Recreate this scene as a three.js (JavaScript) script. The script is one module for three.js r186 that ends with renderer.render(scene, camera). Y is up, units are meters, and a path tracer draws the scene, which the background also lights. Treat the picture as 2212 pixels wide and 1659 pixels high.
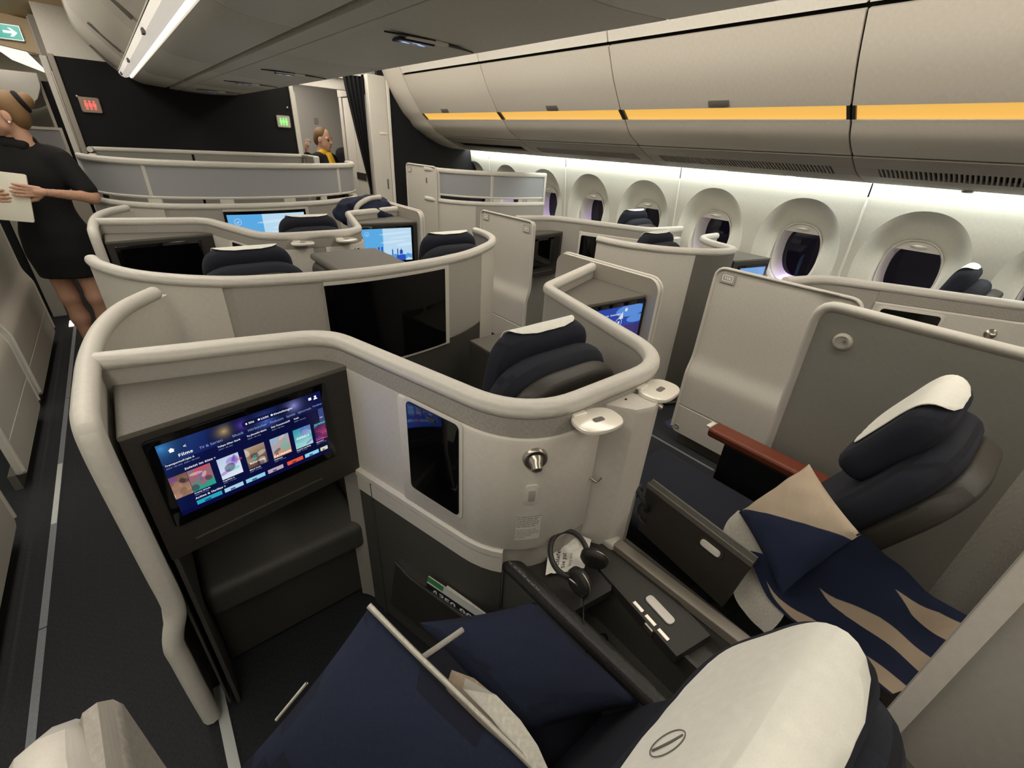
import * as THREE from 'three';
import { RoundedBoxGeometry } from 'three/addons/geometries/RoundedBoxGeometry.js';
import { mergeGeometries, mergeVertices, toCreasedNormals } from 'three/addons/utils/BufferGeometryUtils.js';
import { MarchingCubes } from 'three/addons/objects/MarchingCubes.js';
import { RectAreaLightUniformsLib } from 'three/addons/lights/RectAreaLightUniformsLib.js';
import { ImprovedNoise } from 'three/addons/math/ImprovedNoise.js';

// ---------------------------------------------------------------- camera, light, exposure
// x to the right of the cabin, -z towards the nose, floor at y = 0, camera above x = z = 0
const scene = new THREE.Scene();
scene.background = new THREE.Color(0x0b0810);
const renderer = new THREE.WebGLRenderer({ antialias: true });
renderer.toneMapping = THREE.LinearToneMapping;
renderer.toneMappingExposure = 1.0;
renderer.shadowMap.enabled = true;
RectAreaLightUniformsLib.init();
const EYE = 1.65, FOCAL = 952, D2R = Math.PI / 180;
const camera = new THREE.PerspectiveCamera(2 * Math.atan(829.5 / FOCAL) / D2R, 2212 / 1659, 0.02, 80);
camera.position.set(0, EYE, 0);
const CAMR = (() => {
  const yaw = 40.7 * D2R, pit = -28.32 * D2R, rol = 3.64 * D2R;
  const f = new THREE.Vector3(Math.sin(yaw) * Math.cos(pit), Math.sin(pit), -Math.cos(yaw) * Math.cos(pit));
  const r = new THREE.Vector3(Math.cos(yaw), 0, Math.sin(yaw)), u = r.clone().cross(f);
  const r2 = r.clone().multiplyScalar(Math.cos(rol)).addScaledVector(u, Math.sin(rol));
  const u2 = u.clone().multiplyScalar(Math.cos(rol)).addScaledVector(r, -Math.sin(rol));
  return new THREE.Matrix4().makeBasis(r2, u2, f.clone().negate());
})();
camera.quaternion.setFromRotationMatrix(CAMR);
camera.updateMatrixWorld();
scene.add(camera);
function area(x, y, z, tx, ty, tz, w, h, color, k, up = [0, 0, 1]) {   // a soft lamp: w across, h along the cabin
  const l = new THREE.RectAreaLight(color, k, w, h);
  l.position.set(x, y, z); l.up.set(...up); l.lookAt(x + tx, y + ty, z + tz); scene.add(l); return l;
}
const WARM = 0xfff7ec, COOL = 0xf4f8f4, AMBER = 0xff9a2e;
area(1.88, 2.405, -1.1, 0, -1, 0, 0.34, 8.6, WARM, 5);      // ceiling lights above the right aisle
area(-0.40, 2.405, -1.1, 0, -1, 0, 0.34, 8.6, WARM, 5.5);
area(1.312, 2.30, -1.1, 1, -0.3, 0, 0.11, 8.2, WARM, 9, [0, 0, 1]);   // unseen side light, added to brighten upright faces across the right aisle     // ceiling lights above the left aisle
area(3.395, 1.600, -2.05, 0.12, -1, 0, 0.03, 6.0, COOL, 40);    // wash light above the right windows
area(-1.70, 1.575, -2.2, 0, -1, 0, 0.03, 6.2, COOL, 24);  // wash light above the left windows
area(1.75, 2.335, -6.25, 0, -1, 0, 0.5, 0.9, 0xfff6ea, 7);     // galley ceiling light
area(-0.45, 2.415, -6.3, 0, -1, 0, 0.3, 0.8, 0xffd9a8, 8);     // doorway ceiling light, left aisle
area(-0.55, 2.32, -8.3, 0, -1, 0, 0.4, 2.4, 0xfff8f0, 12);    // ceiling lights of the cabin ahead

// a pixel of the photograph (2212 x 1659) gives a direction; a known plane gives the distance
function ray(px, py) {
  return new THREE.Vector3((px - 1106) / FOCAL, -(py - 829.5) / FOCAL, -1).applyMatrix4(CAMR);
}
function at(px, py, ax, v) {
  const r = ray(px, py), t = (ax === 'y' ? v - EYE : v) / r[ax];
  return new THREE.Vector3(r.x * t, EYE + r.y * t, r.z * t);
}
function onWall(px, py, a, b) {                  // vertical plane through (x, z) points a and b
  const r = ray(px, py), nx = b[1] - a[1], nz = -(b[0] - a[0]);
  const t = (nx * a[0] + nz * a[1]) / (nx * r.x + nz * r.z);
  return new THREE.Vector3(r.x * t, EYE + r.y * t, r.z * t);
}

// ---------------------------------------------------------------- noise, textures, materials
let seed = 7;
const rnd = () => { seed = (seed * 16807) % 2147483647; return seed / 2147483647; };
const perlin = new ImprovedNoise();
function noiseTex(n, fn, repeat = 1, srgb = false) {
  const d = new Uint8Array(n * n * 4);
  for (let j = 0; j < n; j++) for (let i = 0; i < n; i++) {
    const c = fn(i / n, j / n, i, j), k = (j * n + i) * 4;
    const a = Array.isArray(c) ? c : [c, c, c];
    for (let q = 0; q < 3; q++) d[k + q] = Math.max(0, Math.min(255, Math.round(a[q] * 255)));
    d[k + 3] = 255;
  }
  const t = new THREE.DataTexture(d, n, n); t.wrapS = t.wrapT = THREE.RepeatWrapping; t.magFilter = THREE.LinearFilter;
  t.minFilter = THREE.LinearMipmapLinearFilter; t.generateMipmaps = true; t.repeat.set(repeat, repeat);
  if (srgb) t.colorSpace = THREE.SRGBColorSpace; t.needsUpdate = true; return t;
}
const tile = (u, v, s, z) => {                   // tileable perlin
  const a = perlin.noise(u * s, v * s, z), b = perlin.noise((u - 1) * s, v * s, z), c = perlin.noise(u * s, (v - 1) * s, z), d = perlin.noise((u - 1) * s, (v - 1) * s, z);
  return a * (1 - u) * (1 - v) + b * u * (1 - v) + c * (1 - u) * v + d * u * v;
};
const grainBump = noiseTex(256, (u, v) => 0.5 + 0.5 * tile(u, v, 48, 1.3) + 0.25 * (rnd() - 0.5), 4);
const weaveBump = noiseTex(128, (u, v, i, j) => 0.5 + 0.3 * Math.sin(i * Math.PI / 4) * Math.sin(j * Math.PI / 4) + 0.25 * (rnd() - 0.5), 8);
const speck = (lo, hi, n = 256, rep = 3) => noiseTex(n, (u, v) => {
  const k = lo + (hi - lo) * (0.5 + 0.6 * tile(u, v, 6, 4.1) + 0.5 * tile(u, v, 40, 2.2) + 0.5 * (rnd() - 0.5)); return k;
}, rep, true);
const speckLight = speck(0.95, 1.0), speckCarpet = speck(0.62, 1.0, 256, 5), speckCloth = speck(0.82, 1.0, 256, 6);
const std = (color, rough, o = {}) => new THREE.MeshStandardMaterial({ color, roughness: rough, side: THREE.DoubleSide, ...o });
const M = {
  shell: std(0xcdc8bd, 0.55, { map: speckLight, bumpMap: grainBump, bumpScale: 0.0002 }),
  rim: std(0xd0ccc2, 0.5, { map: speckLight, bumpMap: grainBump, bumpScale: 0.00025 }),
  grey: std(0xa5a198, 0.6, { map: speckLight, bumpMap: grainBump, bumpScale: 0.0001 }),
  band: std(0xa9a49a, 0.7, { map: speckCloth, bumpMap: grainBump, bumpScale: 0.00025 }),
  mid: std(0x6e6a62, 0.6, { map: speckCloth }),
  wing: std(0x908e86, 0.75, { map: speckLight, bumpMap: grainBump, bumpScale: 0.00008 }),
  lower: std(0x4c4a44, 0.6, { map: speckCloth }),
  taupe: std(0x68645b, 0.55, { map: speckCloth, bumpMap: grainBump, bumpScale: 0.0004 }),
  dark: std(0x35322d, 0.55, { map: speckCloth, bumpMap: grainBump, bumpScale: 0.0003 }),
  leather: std(0x2e2c29, 0.38, { map: speckCloth, bumpMap: grainBump, bumpScale: 0.0008 }),
  black: std(0x0a0a0b, 0.5),
  gloss: std(0x050506, 0.06, { metalness: 0.0 }),
  seam: std(0x191714, 0.8),
  navy: std(0x131829, 0.9, { map: speckCloth, bumpMap: weaveBump, bumpScale: 0.0009 }),
  navySeat: std(0x1c202d, 0.85, { map: speckCloth, bumpMap: weaveBump, bumpScale: 0.0009 }),
  navyBed: std(0x151f3a, 0.9, { map: speckCloth, bumpMap: weaveBump, bumpScale: 0.0007 }),
  seatBack: std(0x3d3a33, 0.5, { map: speckCloth, bumpMap: grainBump, bumpScale: 0.0004 }),
  cover: std(0xe9e8dd, 0.85, { map: speckLight, bumpMap: weaveBump, bumpScale: 0.00008 }),
  linen: std(0xdcd8ca, 0.9, { map: speckCloth, bumpMap: weaveBump, bumpScale: 0.0006 }),
  sand: std(0xa8967f, 0.9, { map: speckCloth, bumpMap: weaveBump, bumpScale: 0.0006 }),
  brown: std(0x7a3a22, 0.42, { map: speckCloth, bumpMap: grainBump, bumpScale: 0.0007 }),
  metal: std(0xb9b2a6, 0.28, { metalness: 0.9 }),
  darkMetal: std(0x5b554c, 0.35, { metalness: 0.7 }),
  satin: std(0xe6e1d4, 0.22, { metalness: 0.15 }),
  white: std(0xe2ded4, 0.45),
  cream: std(0xd6d1c6, 0.5, { map: speckLight }),
  binDoor: std(0xcac3b6, 0.5, { map: speckLight }),
  binGrey: std(0x9c958a, 0.55, { map: speckLight }),
  wallPanel: std(0xdad8ca, 0.5, { map: speckLight }),
  keel: std(0xd2cfc8, 0.5, { map: speckLight }),
  bulk: std(0x070709, 0.85, { map: speckCloth, bumpMap: weaveBump, bumpScale: 0.0006 }),
  carpet: std(0x33353a, 0.95, { map: speckCarpet, bumpMap: weaveBump, bumpScale: 0.002 }),
  stripFloor: std(0x7c8186, 0.4, { map: speckCloth }),
  stripLight: std(0xb9bcb8, 0.35),
  tan: std(0xdfc6a0, 0.55, { map: speckLight }),
  frosted: new THREE.MeshPhysicalMaterial({ color: 0xc4c6c8, roughness: 0.55, transmission: 0.55, thickness: 0, side: THREE.DoubleSide }),
  glass: new THREE.MeshPhysicalMaterial({ color: 0xffffff, roughness: 0.02, transmission: 1, thickness: 0, ior: 1.45 }),
  amber: new THREE.MeshStandardMaterial({ color: 0x8a5a20, emissive: 0xffc662, emissiveIntensity: 0.85, roughness: 0.5 }),
  lamp: new THREE.MeshStandardMaterial({ color: 0xffffff, emissive: 0xfff4e2, emissiveIntensity: 1.1, roughness: 0.4 }),
  tubeGlow: new THREE.MeshStandardMaterial({ color: 0xe8e4da, emissive: 0xfff6ea, emissiveIntensity: 0.5, roughness: 0.5 }),
  lampCool: new THREE.MeshStandardMaterial({ color: 0xffffff, emissive: 0xeef8f0, emissiveIntensity: 1.3, roughness: 0.4 }),
};

// ---------------------------------------------------------------- object helpers
const used = new Map();
function numbered(n) { const k = used.get(n) || 0; used.set(n, k + 1); return k ? n + '_' + String(k).padStart(3, '0') : n; }
function tag(o, label, category, group, kind) {
  if (label) o.userData.label = label;
  if (category) o.userData.category = category;
  if (group) o.userData.group = group;
  if (kind) o.userData.kind = kind;
  return o;
}
function thing(name, label, category, pos = [0, 0, 0], group) {
  const o = new THREE.Group(); o.name = numbered(name); o.position.set(...pos); scene.add(o);
  return tag(o, label, category, group);
}
function struct(name, label) { const o = new THREE.Group(); o.name = name; scene.add(o); o.userData.kind = 'structure'; if (label) o.userData.label = label; return o; }
function part(name, geo, mat, parent, label) {
  const g = Array.isArray(geo) ? merge(geo) : geo;
  const m = new THREE.Mesh(g, mat); m.name = name; m.castShadow = m.receiveShadow = true; parent.add(m);
  if (label) m.userData.label = label;
  return m;
}
function merge(list) {
  return mergeGeometries(list.map(g => { const h = g.index ? g.toNonIndexed() : g; for (const k of Object.keys(h.attributes)) if (!['position', 'normal', 'uv'].includes(k)) h.deleteAttribute(k); return h; }));
}
function solo(name, geo, mat, label, category, group) { const m = part(numbered(name), geo, mat, scene); return tag(m, label, category, group); }

// ---------------------------------------------------------------- geometry helpers
function boxUV(g) {
  if (g.index) g = g.toNonIndexed();
  const p = g.attributes.position, n = g.attributes.normal, uv = new Float32Array(p.count * 2);
  for (let i = 0; i < p.count; i++) {
    const ax = Math.abs(n.getX(i)), ay = Math.abs(n.getY(i)), az = Math.abs(n.getZ(i));
    let a, b;
    if (ax >= ay && ax >= az) { a = p.getZ(i); b = p.getY(i); } else if (ay >= az) { a = p.getX(i); b = p.getZ(i); } else { a = p.getX(i); b = p.getY(i); }
    uv[2 * i] = a * 4; uv[2 * i + 1] = b * 4;
  }
  g.setAttribute('uv', new THREE.BufferAttribute(uv, 2)); return g;
}
const box = (w, h, d, x = 0, y = 0, z = 0, r = 0) => {
  const g = r > 0 ? new RoundedBoxGeometry(w, h, d, 3, Math.min(r, w / 2.01, h / 2.01, d / 2.01)) : new THREE.BoxGeometry(w, h, d);
  g.translate(x, y, z); return boxUV(g);
};
const span = (x0, x1, y0, y1, z0, z1, r = 0) => box(Math.abs(x1 - x0), Math.abs(y1 - y0), Math.abs(z1 - z0), (x0 + x1) / 2, (y0 + y1) / 2, (z0 + z1) / 2, r);
function tris(pos, crease = 0.6) {
  let g = new THREE.BufferGeometry(); g.setAttribute('position', new THREE.Float32BufferAttribute(pos, 3));
  g.computeVertexNormals(); g = toCreasedNormals(g, crease); return boxUV(g);
}
// loft closed loops of equal length (arrays of Vector3) into a skin, capped
function loft(loops, crease = 0.6, caps = true) {
  const P = []; const t = (a, b, c) => P.push(a.x, a.y, a.z, b.x, b.y, b.z, c.x, c.y, c.z);
  const n = loops[0].length;
  for (let k = 0; k + 1 < loops.length; k++) for (let i = 0; i < n; i++) {
    const j = (i + 1) % n, a = loops[k][i], b = loops[k][j], c = loops[k + 1][j], d = loops[k + 1][i];
    t(a, b, c); t(a, c, d);
  }
  if (caps) for (const [L, s] of [[loops[0], 1], [loops[loops.length - 1], -1]]) {
    const c = new THREE.Vector3(); L.forEach(v => c.add(v)); c.divideScalar(n);
    for (let i = 0; i < n; i++) s > 0 ? t(L[(i + 1) % n], L[i], c) : t(L[i], L[(i + 1) % n], c);
  }
  return tris(P, crease);
}
// horizontal path from corner list [x, z, radius]
function roundPath(c, step = 0.02) {
  const out = [];
  const push = (x, z) => { const l = out[out.length - 1]; if (!l || Math.hypot(l[0] - x, l[1] - z) > 1e-4) out.push([x, z]); };
  const line = (x0, z0, x1, z1) => { const L = Math.hypot(x1 - x0, z1 - z0), n = Math.max(1, Math.round(L / 0.08)); for (let i = 0; i <= n; i++) push(x0 + (x1 - x0) * i / n, z0 + (z1 - z0) * i / n); };
  let px = c[0][0], pz = c[0][1];
  for (let i = 1; i < c.length; i++) {
    const [x, z, r] = c[i];
    if (i === c.length - 1 || !r) { line(px, pz, x, z); px = x; pz = z; continue; }
    const d0 = [px - x, pz - z], d1 = [c[i + 1][0] - x, c[i + 1][1] - z];
    const l0 = Math.hypot(...d0), l1 = Math.hypot(...d1), q = Math.min(r, l0 * 0.95, l1 * 0.49);
    const a = [x + d0[0] / l0 * q, z + d0[1] / l0 * q], b = [x + d1[0] / l1 * q, z + d1[1] / l1 * q];
    line(px, pz, ...a);
    for (let k = 1; k <= 10; k++) { const t = k / 10, s = 1 - t; push(s * s * a[0] + 2 * s * t * x + t * t * b[0], s * s * a[1] + 2 * s * t * z + t * t * b[1]); }
    px = b[0]; pz = b[1];
  }
  return out;
}
function smoothPath(pts, n = 60) {
  const c = new THREE.CatmullRomCurve3(pts.map(p => new THREE.Vector3(p[0], 0, p[1])), false, 'centripetal');
  return c.getSpacedPoints(n).map(v => [v.x, v.z]);
}
const nearest = (path, x, z) => { let b = 0, d = 1e9; path.forEach((p, i) => { const e = (p[0] - x) ** 2 + (p[1] - z) ** 2; if (e < d) { d = e; b = i; } }); return b; };
const cut = (path, a, b) => path.slice(nearest(path, ...a), nearest(path, ...b) + 1);
function frames(path) {                            // unit left normals with mitre
  return path.map((p, i) => {
    const a = path[Math.max(0, i - 1)], b = path[Math.min(path.length - 1, i + 1)];
    const d0 = [p[0] - a[0], p[1] - a[1]], d1 = [b[0] - p[0], b[1] - p[1]];
    const u = (v) => { const l = Math.hypot(...v) || 1; return [v[0] / l, v[1] / l]; };
    let t0 = u(d0), t1 = u(d1); if (i === 0) t0 = t1; if (i === path.length - 1) t1 = t0;
    const t = u([t0[0] + t1[0], t0[1] + t1[1]]), k = 1 / Math.max(0.5, t[0] * t1[0] + t[1] * t1[1]);
    return [t[1] * k, -t[0] * k];                 // u > 0 : to the left when walking with -z ahead ... (x,z) -> (tz,-tx)
  });
}
// sweep a profile [[u, y]...] (u sideways, y height) along a horizontal path; yf lifts by path position
function sweep(path, prof, crease = 0.6, yf = null) {
  const N = frames(path);
  return loft(path.map((p, i) => prof.map(([u, y]) => new THREE.Vector3(p[0] + N[i][0] * u, y + (yf ? yf(i / (path.length - 1), p) : 0), p[1] + N[i][1] * u))), crease);
}
const offset = (path, u) => { const N = frames(path); return path.map((p, i) => [p[0] + N[i][0] * u, p[1] + N[i][1] * u]); };
function pill(w, h, cy, n = 4, r = 0.5) {         // rounded rectangle profile
  const rr = Math.min(w, h) * r, out = [];
  for (const [sx, sy, a0] of [[1, 1, 0], [-1, 1, 90], [-1, -1, 180], [1, -1, 270]])
    for (let i = 0; i <= n; i++) { const a = (a0 + 90 * i / n) * D2R; out.push([sx * (w / 2 - rr) + rr * Math.cos(a), cy + sy * (h / 2 - rr) + rr * Math.sin(a)]); }
  return out;
}
const slab = (u0, u1, y0, y1) => [[u0, y0], [u1, y0], [u1, y1], [u0, y1]];
// extrude an (x, y) polygon along z
function prism(pts, z0, z1, bevel = 0, crease = 0.5) {
  const s = new THREE.Shape(pts.map(p => new THREE.Vector2(p[0], p[1])));
  let g = new THREE.ExtrudeGeometry(s, { depth: z1 - z0 - 2 * bevel, bevelEnabled: bevel > 0, bevelSize: bevel, bevelThickness: bevel, bevelOffset: -bevel, bevelSegments: 2, curveSegments: 12 });
  g.translate(0, 0, z0 + bevel); g = toCreasedNormals(g, crease); return boxUV(g);
}
// a curved sheet: outer polyline given thickness t to its left, extruded along z
function sheet(pts, t, z0, z1, bevel = 0.002) {
  const N = frames(pts.map(p => [p[0], -p[1]])), inner = pts.map((p, i) => [p[0] + N[i][0] * t, p[1] - N[i][1] * t]);
  return prism([...pts, ...inner.reverse()], z0, z1, bevel, 0.5);
}
function dense(pts, n) { const c = new THREE.CatmullRomCurve3(pts.map(p => new THREE.Vector3(p[0], p[1], 0)), false, 'centripetal'); return c.getSpacedPoints(n).map(v => [v.x, v.y]); }
function roundShape(w, h, r, cx = 0, cy = 0) {
  const s = new THREE.Shape(), x0 = cx - w / 2, x1 = cx + w / 2, y0 = cy - h / 2, y1 = cy + h / 2;
  s.moveTo(x0 + r, y0); s.lineTo(x1 - r, y0); s.quadraticCurveTo(x1, y0, x1, y0 + r); s.lineTo(x1, y1 - r); s.quadraticCurveTo(x1, y1, x1 - r, y1);
  s.lineTo(x0 + r, y1); s.quadraticCurveTo(x0, y1, x0, y1 - r); s.lineTo(x0, y0 + r); s.quadraticCurveTo(x0, y0, x0 + r, y0); return s;
}
function plate(shape, depth, bevel = 0.002, seg = 2) {   // faces +z, its back at z = 0
  let g = new THREE.ExtrudeGeometry(shape, { depth: Math.max(0.0005, depth - 2 * bevel), bevelEnabled: bevel > 0, bevelSize: bevel, bevelThickness: bevel, bevelOffset: -bevel, bevelSegments: seg, curveSegments: 10 });
  g.translate(0, 0, bevel); g = toCreasedNormals(g, 0.5); return boxUV(g);
}
function tube(pts, r, seg = 8, n = 0, closed = false) {
  const c = new THREE.CatmullRomCurve3(pts.map(p => p.isVector3 ? p : new THREE.Vector3(...p)), closed, 'centripetal');
  return boxUV(new THREE.TubeGeometry(c, n || pts.length * 6, r, seg, closed));
}
function orient(g, o, X, Y, Z) { return g.clone().applyMatrix4(new THREE.Matrix4().makeBasis(X, Y, Z).setPosition(o)); }
// place a plate (facing +z) on a vertical wall: centre o, outward normal (nx, nz)
function onFace(g, o, nx, nz) {
  const Z = new THREE.Vector3(nx, 0, nz).normalize(), Y = new THREE.Vector3(0, 1, 0), X = Y.clone().cross(Z);
  return orient(g, o, X, Y, Z);
}
function lathe(pts, n = 24) { const g = new THREE.LatheGeometry(pts.map(p => new THREE.Vector2(p[0], p[1])), n); return g; }
function canvasTex(w, h, draw) {
  const c = document.createElement('canvas'); c.width = w; c.height = h; draw(c.getContext('2d'), w, h);
  const t = new THREE.CanvasTexture(c); t.colorSpace = THREE.SRGBColorSpace; t.magFilter = THREE.LinearFilter; return t;
}
const screenMat = (tex, k = 1) => new THREE.MeshStandardMaterial({ color: 0x000000, emissive: 0xffffff, emissiveMap: tex, emissiveIntensity: k, roughness: 0.15 });
function quad(w, h) { return new THREE.PlaneGeometry(w, h); }
// ---------------------------------------------------------------- floor
const XC = 0.82, ZB = -5.05, ZR = 3.6;                      // cabin centre line, front bulkhead of the side seats
{
  const f = struct('floor', 'dark grey carpeted cabin floor');
  part('carpet', span(-1.95, 3.6, -0.12, 0, -11, ZR), M.carpet, f);
  // floor path strips along both aisles, in lengths
  for (const [x, w, mat] of [[-0.64, 0.022, M.stripFloor], [2.33, 0.016, M.stripFloor]])
    for (let z = 1.2; z > -5.4; z -= 1.0) part('path_strip', span(x - w / 2, x + w / 2, 0, 0.004, z - 0.994, z, 0), mat, f);
  part('path_strip', span(-0.65, -0.63, 0.004, 0.006, -2.95, -2.42), M.stripLight, f);
  part('threshold_strip', span(-0.197, -0.168, 0, 0.006, -1.2, -0.5), M.stripLight, f);
  part('light_marker', box(0.035, 0.012, 0.16, -0.665, 0.006, -5.42, 0.004), M.lamp, f);
}
// ---------------------------------------------------------------- right wall with window panels
const wallX = y => 3.43 + 0.075 * Math.min(1, Math.max(0, (1.6 - y) / 0.62)) ** 0.8 - (y < 0.7 ? 0.04 * ((0.7 - y) / 0.7) ** 2 : 0);
const WZ0 = -3.09, WP = 0.635;                   // first counted window, window pitch
const WCY = 1.095;                               // window centre height
{
  const w = struct('wall_right', 'pale curved side wall with oval windows');
  const ring = (zc, z0, z1) => {                  // patch of wall round one window
    const P = [], y0 = 0.45, y1 = 1.62, n = 96;
    const rad = [];
    for (let i = 0; i < n; i++) {
      const a = i / n * Math.PI * 2, c = Math.cos(a), s = Math.sin(a);
      const sup = (rx, ry, e) => { const k = Math.pow(Math.pow(Math.abs(c / rx), e) + Math.pow(Math.abs(s / ry), e), -1 / e); return [c * k, s * k]; };
      const hole = sup(0.15, 0.205, 2.4), lip = sup(0.166, 0.222, 2.35), out = sup(0.272, 0.345 + 0.02 * s, 2.2), up = 0.22 + 0.78 * Math.max(0, Math.min(1, 0.5 + 0.8 * s)) ** 1.5;
      let k = Math.min(c > 0 ? (z1 - zc) / c : c < 0 ? (z0 - zc) / c : 9, s > 0 ? (y1 - WCY) / s : s < 0 ? (y0 - WCY) / s : 9);
      const edge = [c * k, s * k];
      const pts = [];
      const put = (q, dep) => pts.push(new THREE.Vector3(wallX(WCY + q[1]) + dep, WCY + q[1], zc + q[0]));
      put(hole, 0.1 * 1); put(hole, 0.012 + 0.066 * up); put(lip, 0.07 * up);
      for (let t = 1; t <= 8; t++) { const e = t / 8, sm = 0.07 * up * (1 - e ** 2.6); put([lip[0] + (out[0] - lip[0]) * e, lip[1] + (out[1] - lip[1]) * e], sm); }
      for (let t = 1; t <= 5; t++) put([out[0] + (edge[0] - out[0]) * t / 5, out[1] + (edge[1] - out[1]) * t / 5], 0);
      rad.push(pts);
    }
    // snap the nearest spoke to each corner of the patch
    for (const [cz, cy] of [[z0, y0], [z1, y0], [z0, y1], [z1, y1]]) {
      let b = 0, d = 9; rad.forEach((p, i) => { const q = p[p.length - 1], e = Math.hypot(q.y - cy, q.z - cz); if (e < d) { d = e; b = i; } });
      rad[b][rad[b].length - 1].set(wallX(cy), cy, cz);
    }
    for (let i = 0; i < n; i++) { const A = rad[i], B = rad[(i + 1) % n]; for (let k = 0; k + 1 < A.length; k++) { const a = A[k], b = A[k + 1], c = B[k + 1], d = B[k]; for (const q of [a, b, c, a, c, d]) P.push(q.x, q.y, q.z); } }
    return tris(P, 0.5);
  };
  const low = (z0, z1) => {                       // dado below
    const ys = [0, 0.15, 0.3, 0.45], P = [];
    for (let i = 0; i < 3; i++) { const a = [wallX(ys[i]), ys[i]], b = [wallX(ys[i + 1]), ys[i + 1]]; for (const [p, z] of [[a, z0], [b, z0], [b, z1], [a, z0], [b, z1], [a, z1]]) P.push(p[0], p[1], z); }
    return tris(P, 0.5);
  };
  for (let k = -2; k < 6; k++) {                  // two windows to a panel
    const a = WZ0 + (2 * k - 0.5) * WP, b = a + WP, c = b + WP, g = 0.004;
    if (c < ZB - 0.3) continue;
    part('wall_panel', [ring((a + b) / 2, a + g, b), ring((b + c) / 2, b, c - g), low(a + g, c - g)], M.wallPanel, w);
    const P = []; for (let y = 0; y <= 1.6; y += 0.1) P.push(new THREE.Vector3(wallX(y) + 0.002, y, c));
    part('panel_bead', tube(P, 0.007, 6), M.white, w);
  }
  part('outer_skin', span(3.70, 3.74, 1.33, 2.6, -11, ZR), M.black, w);
  part('outer_skin', span(3.70, 3.74, -0.1, 0.86, -11, ZR), M.black, w);
}
// the outer skin stays open at window height; one window unit per opening
for (let i = -2; i <= 5; i++) {
  const z = WZ0 + i * WP, n = i + 3;
  const w = new THREE.Group(); w.name = 'window_' + n; w.userData.kind = 'structure'; scene.add(w);
  const el = (rx, ry, e = 2.5, m = 48) => Array.from({ length: m }, (_, j) => { const a = j / m * Math.PI * 2, c = Math.cos(a), s = Math.sin(a), k = Math.pow(Math.pow(Math.abs(c / rx), e) + Math.pow(Math.abs(s / ry), e), -1 / e); return [c * k, s * k]; });
  const loop = (rx, ry, x) => el(rx, ry).map(([a, b]) => new THREE.Vector3(x + wallX(WCY + b), WCY + b, z + a));
  part('window_frame', loft([loop(0.151, 0.206, 0.07), loop(0.146, 0.201, 0.062), loop(0.139, 0.194, 0.075), loop(0.126, 0.174, 0.2)], 0.5, false), M.white, w);
  const sh = new THREE.Shape(el(0.127, 0.176).map(p => new THREE.Vector2(p[0], p[1])));
  const pane = new THREE.ShapeGeometry(sh, 12); pane.rotateY(-Math.PI / 2); pane.translate(wallX(WCY) + 0.19, WCY, z);
  part('window_pane', pane, M.glass, w);
  const shade = new THREE.Group(); shade.name = 'window_shade'; w.add(shade);
  const cap = el(0.143, 0.197).filter(p => p[1] > 0.14); cap.sort((a, b) => a[0] - b[0]);
  const sg = new THREE.Shape([...cap.map(p => new THREE.Vector2(p[0], p[1])), new THREE.Vector2(cap[cap.length - 1][0], 0.142), new THREE.Vector2(cap[0][0], 0.142)]);
  let g = plate(sg, 0.006, 0.001); g.rotateY(-Math.PI / 2); g.translate(wallX(1.24) + 0.08, WCY, z); part('blind', g, M.white, shade);
  g = boxUV(new THREE.SphereGeometry(1, 20, 12)); g.scale(0.016, 0.011, 0.04); g.translate(wallX(1.24) + 0.068, WCY + 0.17, z); part('handle', g, M.satin, shade);
}
{ // dark outside: an unseen violet floodlight added to tint the window frames
  const flood = new THREE.SpotLight(0xc9a8ff, 220, 30, 0.9, 0.6); flood.position.set(8.2, 6.2, -1.2); flood.target.position.set(3.6, 1.0, -1.4); flood.castShadow = true; scene.add(flood, flood.target);
  const t = thing('added_floodlight', 'unseen violet floodlight added outside the windows to tint their frames', 'lamp', [8.3, 6.3, -1.2]);
  part('lamp_housing', box(0.12, 0.4, 0.5, 0.1, 0.02, 0, 0.03), M.mid, t);
  part('lamp_face', box(0.02, 0.34, 0.44, 0.03, 0, 0, 0.005), new THREE.MeshStandardMaterial({ color: 0xffffff, emissive: 0xd8c0ff, emissiveIntensity: 2 }), t);
}
// ---------------------------------------------------------------- left wall, rear wall, ceiling: close the room
{
  const w = struct('wall_left', 'pale side wall of the far seats');
  part('wall_panel', sheet(dense([[-1.75, 1.62], [-1.82, 1.3], [-1.84, 0.9], [-1.78, 0.4], [-1.68, 0]], 20), -0.05, -11, ZR), M.wallPanel, w);
  const r = struct('wall_rear', 'rear partition of the cabin');
  part('partition', span(-1.95, 3.6, 0, 2.6, ZR, ZR + 0.1), M.cream, r);
  const n = struct('wall_far', 'far end of the cabin ahead');
  part('partition', span(-1.95, 3.6, 0, 2.6, -11.1, -11), M.wallPanel, n);
  const c = struct('ceiling', 'cream cabin ceiling above the aisles');
  part('ceiling_panel', span(-1.95, 0.06, 2.42, 2.6, ZB - 0.3, ZR), M.cream, c);
  part('ceiling_panel', span(1.30, 2.42, 2.42, 2.6, ZB - 0.3, ZR), M.cream, c);
  part('ceiling_panel', span(0.06, 1.30, 2.5, 2.6, ZB - 0.3, ZR), M.cream, c);
  part('ceiling_panel', span(2.42, 3.6, 2.5, 2.6, ZB - 0.3, ZR), M.cream, c);
  part('ceiling_panel', span(-1.95, 3.6, 2.44, 2.6, -11, ZB - 0.3), M.cream, c);
}
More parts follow.
